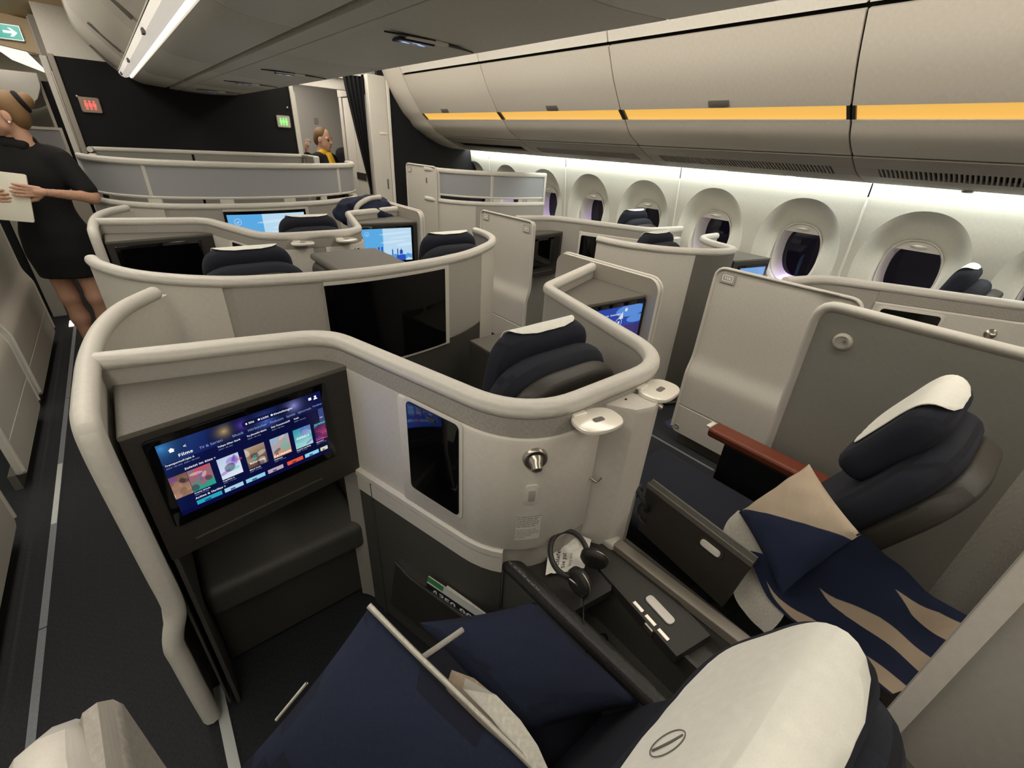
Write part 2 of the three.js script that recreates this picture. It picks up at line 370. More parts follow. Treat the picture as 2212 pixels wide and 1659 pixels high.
for (const [x, which] of [[1.88, 'right'], [-0.40, 'left']]) {
  const t = thing('ceiling_light', which === 'right' ? 'long white ceiling light above the aisle beside the amber-lit bins' : 'long white ceiling light above the aisle with the exit sign', 'light');
  part('diffuser', span(x - 0.17, x + 0.17, 2.408, 2.42, -5.3, 3.2, 0.004), M.lamp, t);
  part('frame', [span(x - 0.19, x - 0.17, 2.4, 2.42, -5.3, 3.2), span(x + 0.17, x + 0.19, 2.4, 2.42, -5.3, 3.2)], M.white, t);
}
// ---------------------------------------------------------------- overhead bins on the right
const sc = ([x, y]) => [x * 0.99, 1.65 + (y - 1.65) * 0.99];
const DOOR = dense([[2.402, 2.188], [2.482, 2.041], [2.579, 1.906], [2.592, 1.890]].map(sc), 14);
const LOWC = dense([[2.655, 1.838], [2.702, 1.781], [2.76, 1.742], [2.838, 1.704]].map(sc), 12);
const LEDGE = dense([[2.85, 1.694], [3.017, 1.624], [3.188, 1.588], [3.40, 1.577]].map(sc), 16);
const HEAD = dense([[2.29, 2.46], [2.34, 2.33], [2.392, 2.206]].map(sc), 8);
const seams = [-0.84 + 1.27 * 1.0 - 0.0, -0.84, -2.11, -3.38, -4.65].map(z => z);
function bin(z0, z1, idx, handle) {
  const lab = ['cream curved overhead bin with amber light strip, shortest and nearest the black partition', 'cream curved overhead bin with amber light strip, second from the black partition', 'cream curved overhead bin with amber light strip, third from the black partition', 'cream curved overhead bin with amber light strip, fourth from the black partition', 'cream curved overhead bin with amber light strip, fifth from the black partition'][idx];
  const t = thing('overhead_bin', lab, 'bin', [0, 0, 0], 'right side overhead bins');
  const g = 0.004;
  const d = part('door', sheet(DOOR, 0.02, z0 + g, z1 - g, 0.004), M.binDoor, t);
  const hz = handle, hp = sc([2.575, 1.912]);
  // latch: small dark plate following the lower door edge
  const n = new THREE.Vector3(-0.81, -0.58, 0), Z = n.clone(), X = new THREE.Vector3(0, 0, 1), Y = Z.clone().cross(X);
  part('latch', orient(plate(roundShape(0.115, 0.034, 0.006), 0.006, 0.002), new THREE.Vector3(hp[0] + 0.002, hp[1] - 0.002, hz), X, Y, Z), M.mid, d, 'dark grey latch plate');
  part('header_panel', sheet(HEAD, 0.02, z0 + g, z1 - g, 0.003), M.cream, t);
  part('lower_cover', sheet(LOWC, 0.02, z0 + g, z1 - g, 0.004), M.binDoor, t);
  // amber channel: floor of the recess glows, its ends are dark
  const a = sc([2.592, 1.890]), b = sc([2.655, 1.838]), q = [a[0] + 0.045, a[1] + 0.005], r = [b[0] + 0.03, b[1] + 0.012];
  part('light_strip', prism([[a[0] + 0.014, a[1] + 0.004], [b[0] + 0.012, b[1] + 0.004], [b[0] + 0.022, b[1] + 0.012], [a[0] + 0.024, a[1] + 0.012]], z0 + 0.018, z1 - 0.018), M.amber, t, 'glowing amber light strip');
  part('strip_lip', prism([[b[0] - 0.004, b[1] + 0.003], [b[0] + 0.002, b[1] - 0.003], [b[0] + 0.014, b[1] + 0.002], [b[0] + 0.010, b[1] + 0.006]], z0 + g, z1 - g), M.white, t);
  for (const [u, v] of [[z0 + g, z0 + 0.018], [z1 - 0.018, z1 - g]]) part('strip_cap', prism([a, [q[0] + 0.02, q[1] + 0.015], [r[0] + 0.03, r[1] + 0.01], b], u, v), M.darkMetal, t);
  part('carcass', prism([...DOOR.map(p => [p[0] + 0.03, p[1] + 0.02]), [a[0] + 0.09, a[1] + 0.03], [b[0] + 0.06, b[1] + 0.02], ...LOWC.map(p => [p[0] + 0.025, p[1] + 0.03]), [3.2, 1.72], [3.2, 2.36], [2.44, 2.36]], z0 + 0.001, z1 - 0.001), M.seam, t);
}
bin(-4.65, -3.38, 0, -4.18); bin(-3.38, -2.11, 1, -2.72); bin(-2.11, -0.84, 2, -1.45); bin(-0.84, 0.43, 3, -0.2);
bin(0.43, 1.59, 4, 1.0);
{
  const c = thing('bin_end_panel', 'cream curved end panel closing the bins at the black partition', 'panel');
  part('end_panel', sheet([...HEAD, ...DOOR, ...LOWC, ...LEDGE], 0.03, ZB + 0.005, -4.655, 0.004), M.binDoor, c);
}
for (const l of [[3.335]]) {
  // service ledge below the bins: one length per bin, with a slotted air vent
  const zs = [-4.65, -3.38, -2.11, -0.84, 0.43, 1.6], names = ['nearest the black partition', 'second from the black partition', 'third from the black partition', 'fourth from the black partition', 'farthest from the black partition'];
  for (let k = 0; k < 5; k++) {
    const z0 = zs[k], z1 = zs[k + 1];
    const t = thing('air_vent_unit', 'grey service unit with slotted air vent under the bins, ' + names[k], 'air vent', [0, 0, 0], 'air vent units');
    // three strips so that the vent band is a real opening
    const i0 = LEDGE.findIndex(p => p[0] > 2.905), i1 = LEDGE.findIndex(p => p[0] > 2.985);
    part('panel', [sheet(LEDGE.slice(0, i0 + 1), 0.015, z0 + 0.003, z1 - 0.003, 0.002), sheet(LEDGE.slice(i1), 0.015, z0 + 0.003, z1 - 0.003, 0.002),
      sheet(LEDGE.slice(i0, i1 + 1), 0.015, z0 + 0.003, z0 + 0.1, 0), sheet(LEDGE.slice(i0, i1 + 1), 0.015, z1 - 0.1, z1 - 0.003, 0)], M.binGrey, t);
    part('vent_backing', sheet(LEDGE.slice(i0 - 1, i1 + 2).map(p => [p[0] + 0.012, p[1] + 0.022]), 0.01, z0 + 0.09, z1 - 0.09, 0), M.seam, t);
    if (k >= 1) {
      const A = LEDGE[i0], B = LEDGE[i1], dx = B[0] - A[0], dy = B[1] - A[1], L = Math.hypot(dx, dy), ang = Math.atan2(dy, dx);
      const sg = new THREE.BoxGeometry(L, 0.012, 0.0075); sg.rotateZ(ang); sg.translate((A[0] + B[0]) / 2 + 0.003, (A[1] + B[1]) / 2 + 0.006, 0); boxUV(sg);
      if (k < 2) { const all = []; for (let z = z0 + 0.11; z < z1 - 0.1; z += 0.0185) { const q = sg.clone(); q.translate(0, 0, z); all.push(q); } const m = part('vent_slats', all, M.binGrey, t); m.userData.kind = 'stuff'; }
      else for (let z = z0 + 0.11; z < z1 - 0.1; z += 0.0185) { const s = part('vent_slat', sg, M.binGrey, t); s.position.z = z; }
    }
    // reading lamps in the ledge
    for (const z of [z0 + 0.42, z0 + 0.86]) { const lp = lathe([[0, 0], [0.018, 0], [0.024, 0.004], [0.026, 0.012]], 16); lp.rotateX(0); lp.translate(3.24, 1.571, z); part('spot_lamp', lp, k < 3 ? M.lampCool : M.metal, t, 'small round spot lamp'); }
  }
}
{ // wash light fitting hidden on top of the ledge edge
  const t = thing('wall_wash_light', 'thin white light strip along the top of the window wall', 'light');
  part('diffuser', prism([[3.385, 1.605], [3.42, 1.605], [3.42, 1.62], [3.385, 1.62]], -5.0, 0.95), M.lampCool, t);
  const t2 = thing('wall_wash_light', 'thin white light strip along the top of the far window wall', 'light');
  part('diffuser', prism([[-1.72, 1.585], [-1.68, 1.585], [-1.68, 1.6], [-1.72, 1.6]], -5.3, 0.9), M.lampCool, t2);
}
{ // bins and centre bins go on behind the camera
  const t = thing('overhead_bin', 'cream curved overhead bins behind the seats with blanket and pillow', 'bin');
  part('door', sheet([...HEAD, ...DOOR], 0.02, 1.6, ZR - 0.01), M.binDoor, t); part('lower_cover', sheet([...LOWC, ...LEDGE], 0.02, 1.6, ZR - 0.01), M.binDoor, t);
  const c = thing('centre_bin', 'grey-bottomed centre overhead bins behind the seats with blanket and pillow', 'bin');
  part('bin_body', prism([[0.0, 2.41], [0.039, 2.227], [0.222, 1.996], [0.345, 1.934], [0.82, 1.9], [1.09, 1.934], [1.22, 2.06], [1.29, 2.41]], 0.87, ZR - 0.01), M.cream, c);
  // unseen strip added on the right shoulder of the centre bins as side light
  const l = thing('added_side_light', 'long unseen side light added on the centre bins facing the amber-lit bins', 'light');
  part('diffuser', prism([[1.29, 2.24], [1.302, 2.24], [1.302, 2.36], [1.29, 2.36]], -5.2, 3.2), M.lamp, l);
}
{ // left bins (outside the frame but part of the room's light and shade)
  const t = thing('overhead_bin', 'cream curved overhead bins on the side of the exit sign', 'bin');
  const mir = pts => pts.map(([x, y]) => [2 * XC - x, y]);
  part('door', sheet(mir([...HEAD, ...DOOR]), -0.02, ZB, ZR), M.binDoor, t);
  part('lower_cover', sheet(mir([...LOWC, ...LEDGE]), -0.02, ZB, ZR), M.binDoor, t);
}
// ---------------------------------------------------------------- centre bins with light tube and service channel
const CB0 = -5.28, CBZ = [-5.28, -4.22, -2.95, -1.68, -0.41, 0.86];
for (let k = 0; k < 5; k++) {
  const z0 = CBZ[k] + 0.003, z1 = CBZ[k + 1] - 0.003;
  const t = thing('centre_bin', 'grey-bottomed centre overhead bin, number ' + ['one', 'two', 'three', 'four', 'five'][k] + ' from the black bulkhead', 'bin', [0, 0, 0], 'centre overhead bins');
  part('door', sheet(dense([[0.017, 2.392], [0.024, 2.33], [0.039, 2.227], [0.13, 2.09], [0.222, 1.996]], 20), 0.02, z0, z1, 0.003), M.cream, t);
  for (const u of [0.24]) {
    const hz = z0 + (z1 - z0) * u;
    part('hinge_strap', sheet([[0.10, 2.122], [0.16, 2.058], [0.21, 2.005]], -0.006, hz - 0.028, hz + 0.028, 0.002), M.mid, t);
    part('strap_end', box(0.012, 0.02, 0.05, 0.232, 1.968, hz, 0.002), M.mid, t);
  }
  const tubeP = [[0.226, 1.99], [0.238, 1.968], [0.258, 1.958], [0.283, 1.962], [0.29, 1.985], [0.25, 2.01]];
  part('light_tube', prism(tubeP, z0, z1, 0.003), M.tubeGlow, t, 'rounded white light cover');
  part('light_slot', prism([[0.2915, 1.964], [0.301, 1.957], [0.305, 1.985], [0.293, 1.985]], z0, z1), M.lamp, t);
  part('bottom_panel', sheet(dense([[0.305, 1.955], [0.345, 1.934], [0.43, 1.922], [0.515, 1.917]], 10), 0.02, z0, z1, 0.003), M.keel, t);
  part('right_shoulder', sheet(dense([[1.03, 1.917], [1.09, 1.934], [1.16, 1.975], [1.22, 2.06], [1.27, 2.2], [1.287, 2.395]], 16), 0.02, z0, z1, 0.003), M.keel, t);
  part('groove', prism([[0.505, 1.935], [0.545, 1.935], [0.545, 1.95], [0.505, 1.95]], z0 - 0.003, z1 + 0.003), M.black, t);
}
{
  const KZ = [-5.28, -4.32, -3.25, -2.15, -0.75, 0.86], KX = [0.538, 0.60, 0.70, 0.82, 0.94, 1.025];
  const KY = x => 1.912 - 0.012 * Math.sin(Math.PI * (x - 0.538) / 0.487);
  for (let k = 0; k < 5; k++) {
    const z0 = KZ[k] + 0.002, z1 = KZ[k + 1] - 0.002;
    const t = thing('service_channel', ['grey ceiling service channel, length touching the black bulkhead', 'grey ceiling service channel with small lit signs, second length from the bulkhead', 'grey ceiling service channel with small lit signs, third length from the bulkhead', 'grey ceiling service channel with the large lit blue sign', 'grey ceiling service channel, length farthest from the bulkhead'][k], 'ceiling panel', [0, 0, 0], 'centre service channel');
    part('edge_panel', sheet([[0.538, KY(0.538)], [0.598, KY(0.598)]], 0.02, z0, z1, 0.002), M.keel, t);
    part('main_panel', sheet(dense(KX.slice(1).map(x => [x + 0.003, KY(x)]), 8), 0.02, z0, z1, 0.002), M.keel, t);
  }
  // service units: crescent recess with a lamp and a lit sign
  const sign = canvasTex(256, 96, (c, w, h) => {
    c.fillStyle = '#141c3c'; c.fillRect(0, 0, w, h); c.fillStyle = '#cfe2ff'; c.fillRect(104, 16, 60, 11); c.font = 'bold 10px sans-serif';
    c.fillStyle = '#9fc4ff';
    for (const x of [66, 188]) { c.beginPath(); c.ellipse(x, 55, 38, 14, 0.25, 0, 7); c.fill(); c.beginPath(); c.ellipse(x - 14, 44, 14, 12, 0, 0, 7); c.fill(); }
    c.fillStyle = '#3f63c8'; c.beginPath(); c.moveTo(116, 60); c.lineTo(128, 44); c.lineTo(142, 64); c.closePath(); c.fill();
  });
  const sm = screenMat(sign, 0.9);
  [[-1.40, 1], [-2.72, 0.55], [-3.62, 0.5], [-4.72, 0.45]].forEach(([z, s], k) => {
    const t = thing('service_unit', ['crescent service lamp with large lit blue sign on centre ceiling', 'crescent ceiling service lamp, second from the large blue sign', 'crescent ceiling service lamp, third from the large blue sign', 'crescent ceiling service lamp beside the black bulkhead'][k], 'lamp', [0.80, 1.9, z], 'ceiling service units');
    const cres = new THREE.Shape(); cres.moveTo(-0.15, 0.035); cres.quadraticCurveTo(-0.02, 0.085, 0.16, 0.0); cres.quadraticCurveTo(-0.01, 0.032, -0.15, 0.035);
    const dn = g => { g.rotateX(Math.PI / 2); return g; };
    part('recess', dn(plate(cres, 0.004, 0.001)), M.black, t);
    const lamp = new THREE.Shape(); lamp.moveTo(-0.085, 0.047); lamp.quadraticCurveTo(-0.03, 0.06, 0.045, 0.042); lamp.lineTo(0.04, 0.026); lamp.lineTo(-0.085, 0.03);
    part('lamp_lens', dn(plate(lamp, 0.007, 0.001)), M.white, t);
    const f = k ? 0.75 : 1, sg = quad(0.105 * f, 0.042 * f); sg.rotateX(Math.PI / 2); sg.translate(-0.035, -0.0075, k ? -0.012 : -0.018);
    part('lit_sign', sg, sm, t, 'lit dark blue sign with pale symbols');
    part('sign_frame', box(0.112 * f, 0.006, 0.049 * f, -0.035, -0.004, k ? -0.012 : -0.018, 0.002), M.black, t);
  });
}
// ---------------------------------------------------------------- black bulkhead, signs, posts
{
  const w = struct('wall_front', 'black fabric bulkhead ahead of the centre seats');
  part('bulkhead_panel', span(-0.135, 1.50, 0, 2.05, CB0 - 0.06, CB0 - 0.02, 0), M.bulk, w);
  part('header', prism([[-0.16, 2.05], [1.52, 2.05], [1.52, 2.44], [-0.16, 2.44]], CB0 - 0.08, CB0 - 0.02), M.cream, w);
  part('trim_post', span(-0.165, -0.128, 0, 2.06, CB0 - 0.1, CB0 + 0.0, 0.006), M.binGrey, w);
  part('chrome_rail', span(-0.178, -0.165, 0.3, 1.95, CB0 - 0.06, CB0 - 0.02, 0.004), M.metal, w);
  part('trim_post', span(-0.215, -0.172, 0, 2.05, CB0 - 0.16, CB0 - 0.1, 0.006), M.cream, w);
  for (const [x, y] of [[-0.075, 1.8], [1.46, 1.855]]) { const g = boxUV(new THREE.SphereGeometry(0.012, 12, 8)); g.translate(x, y, CB0 - 0.018); part('stud', g, M.metal, w); }
  // right of the doorway
  part('black_panel', span(2.30, 3.62, 0, 2.3, ZB - 0.05, ZB - 0.0), M.bulk, w);
  part('door_frame', [span(1.50, 1.535, 0, 2.06, CB0 - 0.1, CB0, 0.004), span(1.545, 1.575, 0, 2.0, CB0 - 0.14, CB0 - 0.1, 0.004), span(1.50, 2.12, 2.06, 2.16, CB0 - 0.14, CB0 - 0.08, 0.004)], M.cream, w);
  part('header', prism([[1.50, 2.16], [2.45, 2.16], [2.45, 2.46], [1.50, 2.46]], CB0 - 0.1, CB0 - 0.04), M.cream, w);
}
{
  const t = thing('partition_post', 'broad cream post with grab slot beside the black curtain', 'post', [2.30, 0, -5.07]);
  part('post_body', span(-0.115, 0.08, 0, 2.2, -0.03, 0.03, 0.008), M.cream, t);
  part('post_edge', span(0.082, 0.115, 0, 2.21, -0.03, 0.036, 0.006), M.white, t);
  part('grab_slot', box(0.016, 0.1, 0.012, 0.03, 1.2, 0.031, 0.003), M.mid, t);
  part('slot_cover', box(0.08, 0.022, 0.012, 0.02, 1.69, 0.031, 0.005), M.white, t);
}
{ // curtain tied back: a pleated sheet that narrows downwards
  const top = [1.985, 2.16], loops = [];
  for (let k = 0; k <= 16; k++) {
    const s = k / 16, y = 2.18 - 2.1 * s, x0 = 1.985 + 0.185 * Math.min(1, s / 0.5) ** 1.1, x1 = 2.19 - 0.012 * s, L = [], B = [];
    for (let i = 0; i <= 28; i++) { const u = i / 28, x = x0 + (x1 - x0) * u, z = -5.16 + 0.022 * Math.sin(u * Math.PI * 9); L.push(new THREE.Vector3(x, y, z + 0.006)); B.unshift(new THREE.Vector3(x, y, z - 0.006)); }
    loops.push([...L, ...B]);
  }
  solo('curtain', loft(loops, 0.9), M.bulk, 'black curtain drawn aside in the doorway, beside cream post', 'curtain');
}
function lavSign(name, x, y, color, glow, label) {
  const t = thing(name, label, 'sign', [x, y, CB0 - 0.018]);
  part('sign_plate', plate(roundShape(0.125, 0.105, 0.016), 0.012, 0.003), std(0x8d7d70, 0.5), t);
  const tex = canvasTex(256, 208, (c, w, h) => {
    c.fillStyle = '#000'; c.fillRect(0, 0, w, h); c.fillStyle = color;
    for (const X of [70, 128, 186]) { c.beginPath(); c.arc(X, 52, 17, 0, 7); c.fill(); c.fillRect(X - 24, 74, 48, 56); c.fillRect(X - 16, 130, 13, 46); c.fillRect(X + 3, 130, 13, 46); }
    c.clearRect(97, 30, 4, 150); c.fillStyle = '#000'; c.fillRect(97, 30, 3, 150); c.fillRect(155, 30, 3, 150);
  });
  const g = quad(0.11, 0.092); g.translate(0, 0, 0.0125);
  part('lit_symbols', g, new THREE.MeshStandardMaterial({ color: glow, emissive: 0xffffff, emissiveMap: tex, emissiveIntensity: 0.9, roughness: 0.5 }), t, 'lit symbols of three standing figures');
}
lavSign('lavatory_sign', -0.012, 1.748, '#ff4a45', 0xa08578, 'pinkish lavatory sign glowing red on the black bulkhead');
lavSign('lavatory_sign', 1.405, 1.735, '#4cff5c', 0xb9c4a8, 'pale lavatory sign glowing green on the black bulkhead');
// ---------------------------------------------------------------- galley and lavatory seen through the doorway
{
  const w = struct('wall_galley', 'grey galley wall beyond the doorway');
  part('galley_panel', span(0.2, 2.9, 0, 2.2, -7.1, -7.04), std(0xb5b2ab, 0.5), w);
  part('galley_cove', sheet(dense([[1.3, 2.2], [2.0, 2.22], [2.5, 2.3]], 8), 0.02, -7.04, -6.9), M.binGrey, w);
  part('wall_notice', box(0.05, 0.07, 0.004, 2.28, 1.8, -7.036), M.binGrey, w);
  part('galley_side', span(1.40, 1.44, 0, 2.3, -7.04, -5.5), std(0xb5b2ab, 0.5), w);
  part('galley_ceiling', span(1.44, 3.0, 2.36, 2.42, -7.04, -5.45), M.binGrey, w);
  for (const [x, z] of [[1.8, -6.35], [2.02, -6.05]]) part('down_light', box(0.07, 0.01, 0.05, x, 2.355, z, 0.004), M.lamp, w);
  const d = struct('door_1', 'white folding lavatory door beside the doorway');
  part('door_jamb', span(2.205, 2.24, 0, 2.14, -5.93, -5.84, 0.004), M.cream, d);
  part('door_leaf', span(2.21, 2.235, 0.03, 2.02, -5.82, -5.56, 0.004), M.white, d);
  part('door_leaf', span(2.21, 2.235, 0.03, 2.02, -5.55, -5.24, 0.004), M.white, d);
  part('door_head', span(2.2, 2.24, 2.03, 2.2, -5.93, -5.15), M.cream, d);
  part('side_wall', span(2.2, 2.24, 0, 2.2, -5.22, -5.1), M.cream, d);
  const h = part('door_handle', box(0.008, 0.075, 0.26, 2.205, 1.245, -5.46, 0.003), M.darkMetal, d, 'grey handle plate');
}
// ---------------------------------------------------------------- left doorway: beam, exit sign and the cabin ahead
{
  const w = struct('trim_1', 'tan ceiling beam over the left aisle');
  part('beam', prism([[-1.9, 2.1], [-0.42, 2.1], [-0.165, 2.062], [-0.165, 2.28], [-0.42, 2.31], [-1.9, 2.31]], -5.66, -5.6), M.tan, w);
  part('slope_panel', loft([[[-1.9, 2.31, -5.66], [0.06, 2.28, -5.66], [0.06, 2.30, -5.66], [-1.9, 2.33, -5.66]], [[-1.9, 2.42, -5.0], [0.06, 2.42, -5.0], [0.06, 2.44, -5.0], [-1.9, 2.44, -5.0]]].map(L => L.map(p => new THREE.Vector3(...p)))), M.tan, w);
  part('corner_post', span(-0.215, -0.18, 2.0, 2.3, -5.6, -5.56, 0.004), M.cream, w);
  part('panel', prism([[-0.2, 2.05], [0.06, 2.05], [0.06, 2.3], [-0.2, 2.3]], -5.5, -5.45), M.binGrey, w);
  const p = struct('trim_2', 'vertical door post between left seats and left aisle');
  part('post', span(-0.80, -0.70, 0, 2.3, -5.86, -5.70, 0.008), M.binGrey, p);
  part('post_edge', span(-0.70, -0.675, 0, 2.3, -5.80, -5.72, 0.006), M.mid, p);
  part('black_panel', span(-1.9, -0.80, 0, 2.1, -5.84, -5.78), M.bulk, p);
}
{
  const tex = canvasTex(512, 160, (c, w, h) => {
    c.fillStyle = '#e8fbf5'; c.fillRect(0, 0, w, h); c.fillStyle = '#17a895'; c.fillRect(290, 8, 214, 144);
    c.fillStyle = '#eafff8'; c.beginPath(); c.moveTo(340, 66); c.lineTo(420, 66); c.lineTo(392, 34); c.lineTo(424, 34); c.lineTo(474, 80); c.lineTo(424, 126); c.lineTo(392, 126); c.lineTo(420, 94); c.lineTo(340, 94); c.closePath(); c.fill();
    c.strokeStyle = '#17a895'; c.lineWidth = 14; c.lineCap = 'round'; c.beginPath(); c.moveTo(196, 70); c.lineTo(170, 104); c.lineTo(132, 118); c.moveTo(170, 104); c.lineTo(206, 120); c.lineTo(214, 146); c.moveTo(196, 70); c.lineTo(230, 90); c.moveTo(196, 70); c.lineTo(158, 74); c.stroke(); c.fillStyle = '#17a895'; c.beginPath(); c.arc(212, 44, 16, 0, 7); c.fill(); c.fillRect(60, 20, 60, 126);
  });
  const t = thing('exit_sign', 'green and white lit exit sign with running figure and arrow', 'sign', [-0.42, 2.185, -5.585]);
  part('sign_box', box(0.30, 0.10, 0.03, 0, 0, 0, 0.008), M.white, t);
  const g = quad(0.295, 0.092); g.translate(0, 0, 0.0156); part('sign_face', g, screenMat(tex, 0.95), t, 'lit sign face');
}
{ // cabin ahead, left aisle
  const b = thing('far_bin', 'cream overhead bin with light in the cabin ahead', 'bin');
  part('door', sheet(dense([[-0.44, 2.12], [-0.45, 1.98], [-0.52, 1.84], [-0.64, 1.76], [-0.8, 1.72]], 12), -0.02, -10.9, -9.0, 0.004), M.cream, b);
  part('end_panel', prism([[-0.44, 2.12], [-0.45, 1.98], [-0.52, 1.84], [-0.64, 1.76], [-0.8, 1.72], [-1.5, 1.72], [-1.5, 2.12]], -9.0, -8.97), M.cream, b);
  part('light_strip', span(-0.86, -0.56, 1.79, 1.815, -8.969, -8.965), M.amber, b);
  const c = thing('far_ceiling_light', 'bright white cove light of the cabin ahead', 'light');
  part('diffuser', prism([[-0.72, 2.33], [-0.38, 2.2], [-0.38, 2.215], [-0.72, 2.345]], -10.5, -7.2), M.lamp, c);
  const s = thing('far_suite_panel', 'pale seat partition with frosted pane in the cabin ahead', 'partition', [-0.56, 0, -8.9]);
  part('panel', span(-0.2, 0.17, 0, 1.27, -0.015, 0.015, 0.006), M.shell, s);
  part('frame', [span(-0.2, 0.17, 1.5, 1.53, -0.015, 0.015), span(-0.2, -0.17, 1.27, 1.5, -0.015, 0.015), span(0.14, 0.17, 1.27, 1.5, -0.015, 0.015)], M.shell, s);
  part('frosted_pane', span(-0.17, 0.14, 1.27, 1.5, -0.004, 0.004), M.frosted, s);
  const m = struct('trim_3', 'black partition in the cabin ahead');
  part('black_panel', span(-0.44, -0.2, 0, 2.05, -9.3, -9.24), M.bulk, m);
  part('edge_post', span(-0.47, -0.44, 0, 2.08, -9.3, -9.22), M.cream, m);
}
{
  const g = thing('galley_light', 'white ceiling light panel in the galley', 'light'); part('diffuser', span(1.5, 2.0, 2.342, 2.358, -6.7, -5.8, 0.004), M.lamp, g);
  const d = thing('doorway_light', 'warm ceiling light panel beyond the tan beam', 'light'); part('diffuser', span(-0.6, -0.3, 2.422, 2.438, -6.7, -5.9, 0.004), M.lamp, d);
}
// ---------------------------------------------------------------- screen pictures
const texFilms = canvasTex(1024, 576, (c, w, h) => {
  const g = c.createLinearGradient(0, 0, w, h); g.addColorStop(0, '#2a4f8a'); g.addColorStop(0.25, '#141f58'); g.addColorStop(1, '#0a0c3c'); c.fillStyle = g; c.fillRect(0, 0, w, h);
  const blob = (x, y, r, col) => { const q = c.createRadialGradient(x, y, 0, x, y, r); q.addColorStop(0, col); q.addColorStop(1, 'rgba(0,0,0,0)'); c.fillStyle = q; c.fillRect(0, 0, w, 300); };
  blob(360, 60, 110, '#b89a6a'); blob(470, 60, 90, '#5a3fb0'); blob(620, 90, 160, '#4a62b8'); blob(820, 50, 130, '#8c8fd0'); blob(20, 30, 150, '#3f86c8');
  c.fillStyle = 'rgba(6,8,44,0.55)'; c.fillRect(0, 150, w, h - 150);
  const T = (s, x, y, px, col = '#e8ecff', b = '') => { c.font = b + ' ' + px + 'px sans-serif'; c.fillStyle = col; c.fillText(s, x, y); };
  c.fillStyle = '#fff'; c.beginPath(); c.moveTo(50, 62); c.lineTo(68, 46); c.lineTo(86, 62); c.lineTo(80, 62); c.lineTo(80, 78); c.lineTo(56, 78); c.lineTo(56, 62); c.fill();
  T('<', 128, 76, 34, '#fff', 'bold');
  c.fillStyle = 'rgba(10,14,50,0.75)'; c.beginPath(); c.roundRect(470, 40, 310, 44, 20); c.fill();
  T('Sitz', 510, 70, 22, '#fff', 'bold'); T('Licht', 590, 70, 22, '#fff', 'bold'); T('Einstellungen', 676, 70, 20, '#fff', 'bold');
  c.fillStyle = '#fff'; c.fillRect(492, 56, 10, 14); for (const x of [578, 664]) { c.beginPath(); c.arc(x, 62, 8, 0, 7); c.fill(); }
  c.fillRect(930, 30, 22, 22); c.beginPath(); c.arc(982, 34, 9, 0, 7); c.fill(); c.beginPath(); c.arc(982, 58, 15, Math.PI, 0); c.fill();
  T('Filme', 90, 128, 30, '#fff', 'bold'); T('TV & Serien', 206, 128, 26, '#9fb2e0'); T('Musik', 398, 128, 26, '#9fb2e0'); T('Hörbücher', 494, 128, 26, '#9fb2e0'); T('Podcasts', 640, 128, 24, '#9fb2e0'); T('Spiele', 754, 128, 24, '#9fb2e0'); T('eJournals', 838, 128, 24, '#9fb2e0'); T('Feedback', 950, 120, 20, '#9fb2e0');
  for (const [x, a] of [[10, 'Transporter'], [104, 'Triple A'], [300, 'Tokyo After Dark'], [480, 'Tu Jhoothi Main'], [640, 'Das Traumschiff'], [800, 'Tusk']]) { T(a, x, 168, 17, '#fff', 'bold'); T('2023 • 96 min', x, 190, 14, '#aab4dc'); }
  T('Zuletzt im Kino >', 96, 238, 22, '#fff', 'bold'); T('Action & Thriller >', 96, 492, 21, '#fff', 'bold');
  const P = [[-34, ['#6b4a3c', '#b08a72']], [100, ['#e8405c', '#27a08c']], [270, ['#b9cbe6', '#dfe8f4']], [440, ['#b79f86', '#5a4032']], [610, ['#8fb8dc', '#d88a62']], [775, ['#2f8fa8', '#a9dcd8']], [930, ['#0a0c34', '#d94a86']]];
  P.forEach(([x, [a, b]], i) => {
    const q = c.createLinearGradient(x, 250, x + 60, 430); q.addColorStop(0, a); q.addColorStop(1, b); c.fillStyle = q; c.fillRect(x, 254, 132, 176);
    c.save(); c.beginPath(); c.rect(x, 254, 132, 176); c.clip();
    let s = i * 37 + 5; const r = () => { s = (s * 16807) % 2147483647; return s / 2147483647; };
    for (let k = 0; k < 9; k++) { c.globalAlpha = 0.4; c.fillStyle = [a, b, '#ffffff', '#201828', '#38c8c0', '#7a3cc0'][Math.floor(r() * 6)]; c.beginPath(); c.ellipse(x + r() * 132, 262 + r() * 160, 10 + r() * 34, 8 + r() * 30, r() * 3, 0, 7); c.fill(); }
    c.globalAlpha = 1; c.restore();
  });
  T('PATHAAN', 614, 424, 27, '#fff', 'bold'); T('ANGELS', 790, 350, 26, '#fff', 'bold'); T('AIR', 380, 320, 22, '#d8486a', 'bold'); T('BLIND TRAIL', 452, 396, 17, '#fff', 'bold'); T('RUNNERS', 936, 290, 24, '#39e6d8', 'bold');
  for (const [x, a] of [[100, 'Pretty Minds'], [270, 'Papillon 3'], [440, 'Blind Trail'], [610, 'Pathaan'], [775, 'Angels Landing'], [930, 'Runners']]) { T(a, x, 448, 15, '#fff', 'bold'); T('2023 • 112 min', x, 464, 12, '#aab4dc'); }
  for (const [x, ww, col] of [[96, 150, '#2aa5c0'], [262, 120, '#a8d4ea'], [400, 130, '#8fd0e8'], [550, 110, '#b9a7b8'], [690, 120, '#e8553a'], [826, 110, '#8fd8f0'], [950, 60, '#d8d8b8']]) { c.fillStyle = col; c.fillRect(x, 506, ww, 44); c.fillStyle = 'rgba(20,20,60,0.6)'; c.fillRect(x + ww * 0.3, 524, ww * 0.25, 14); }
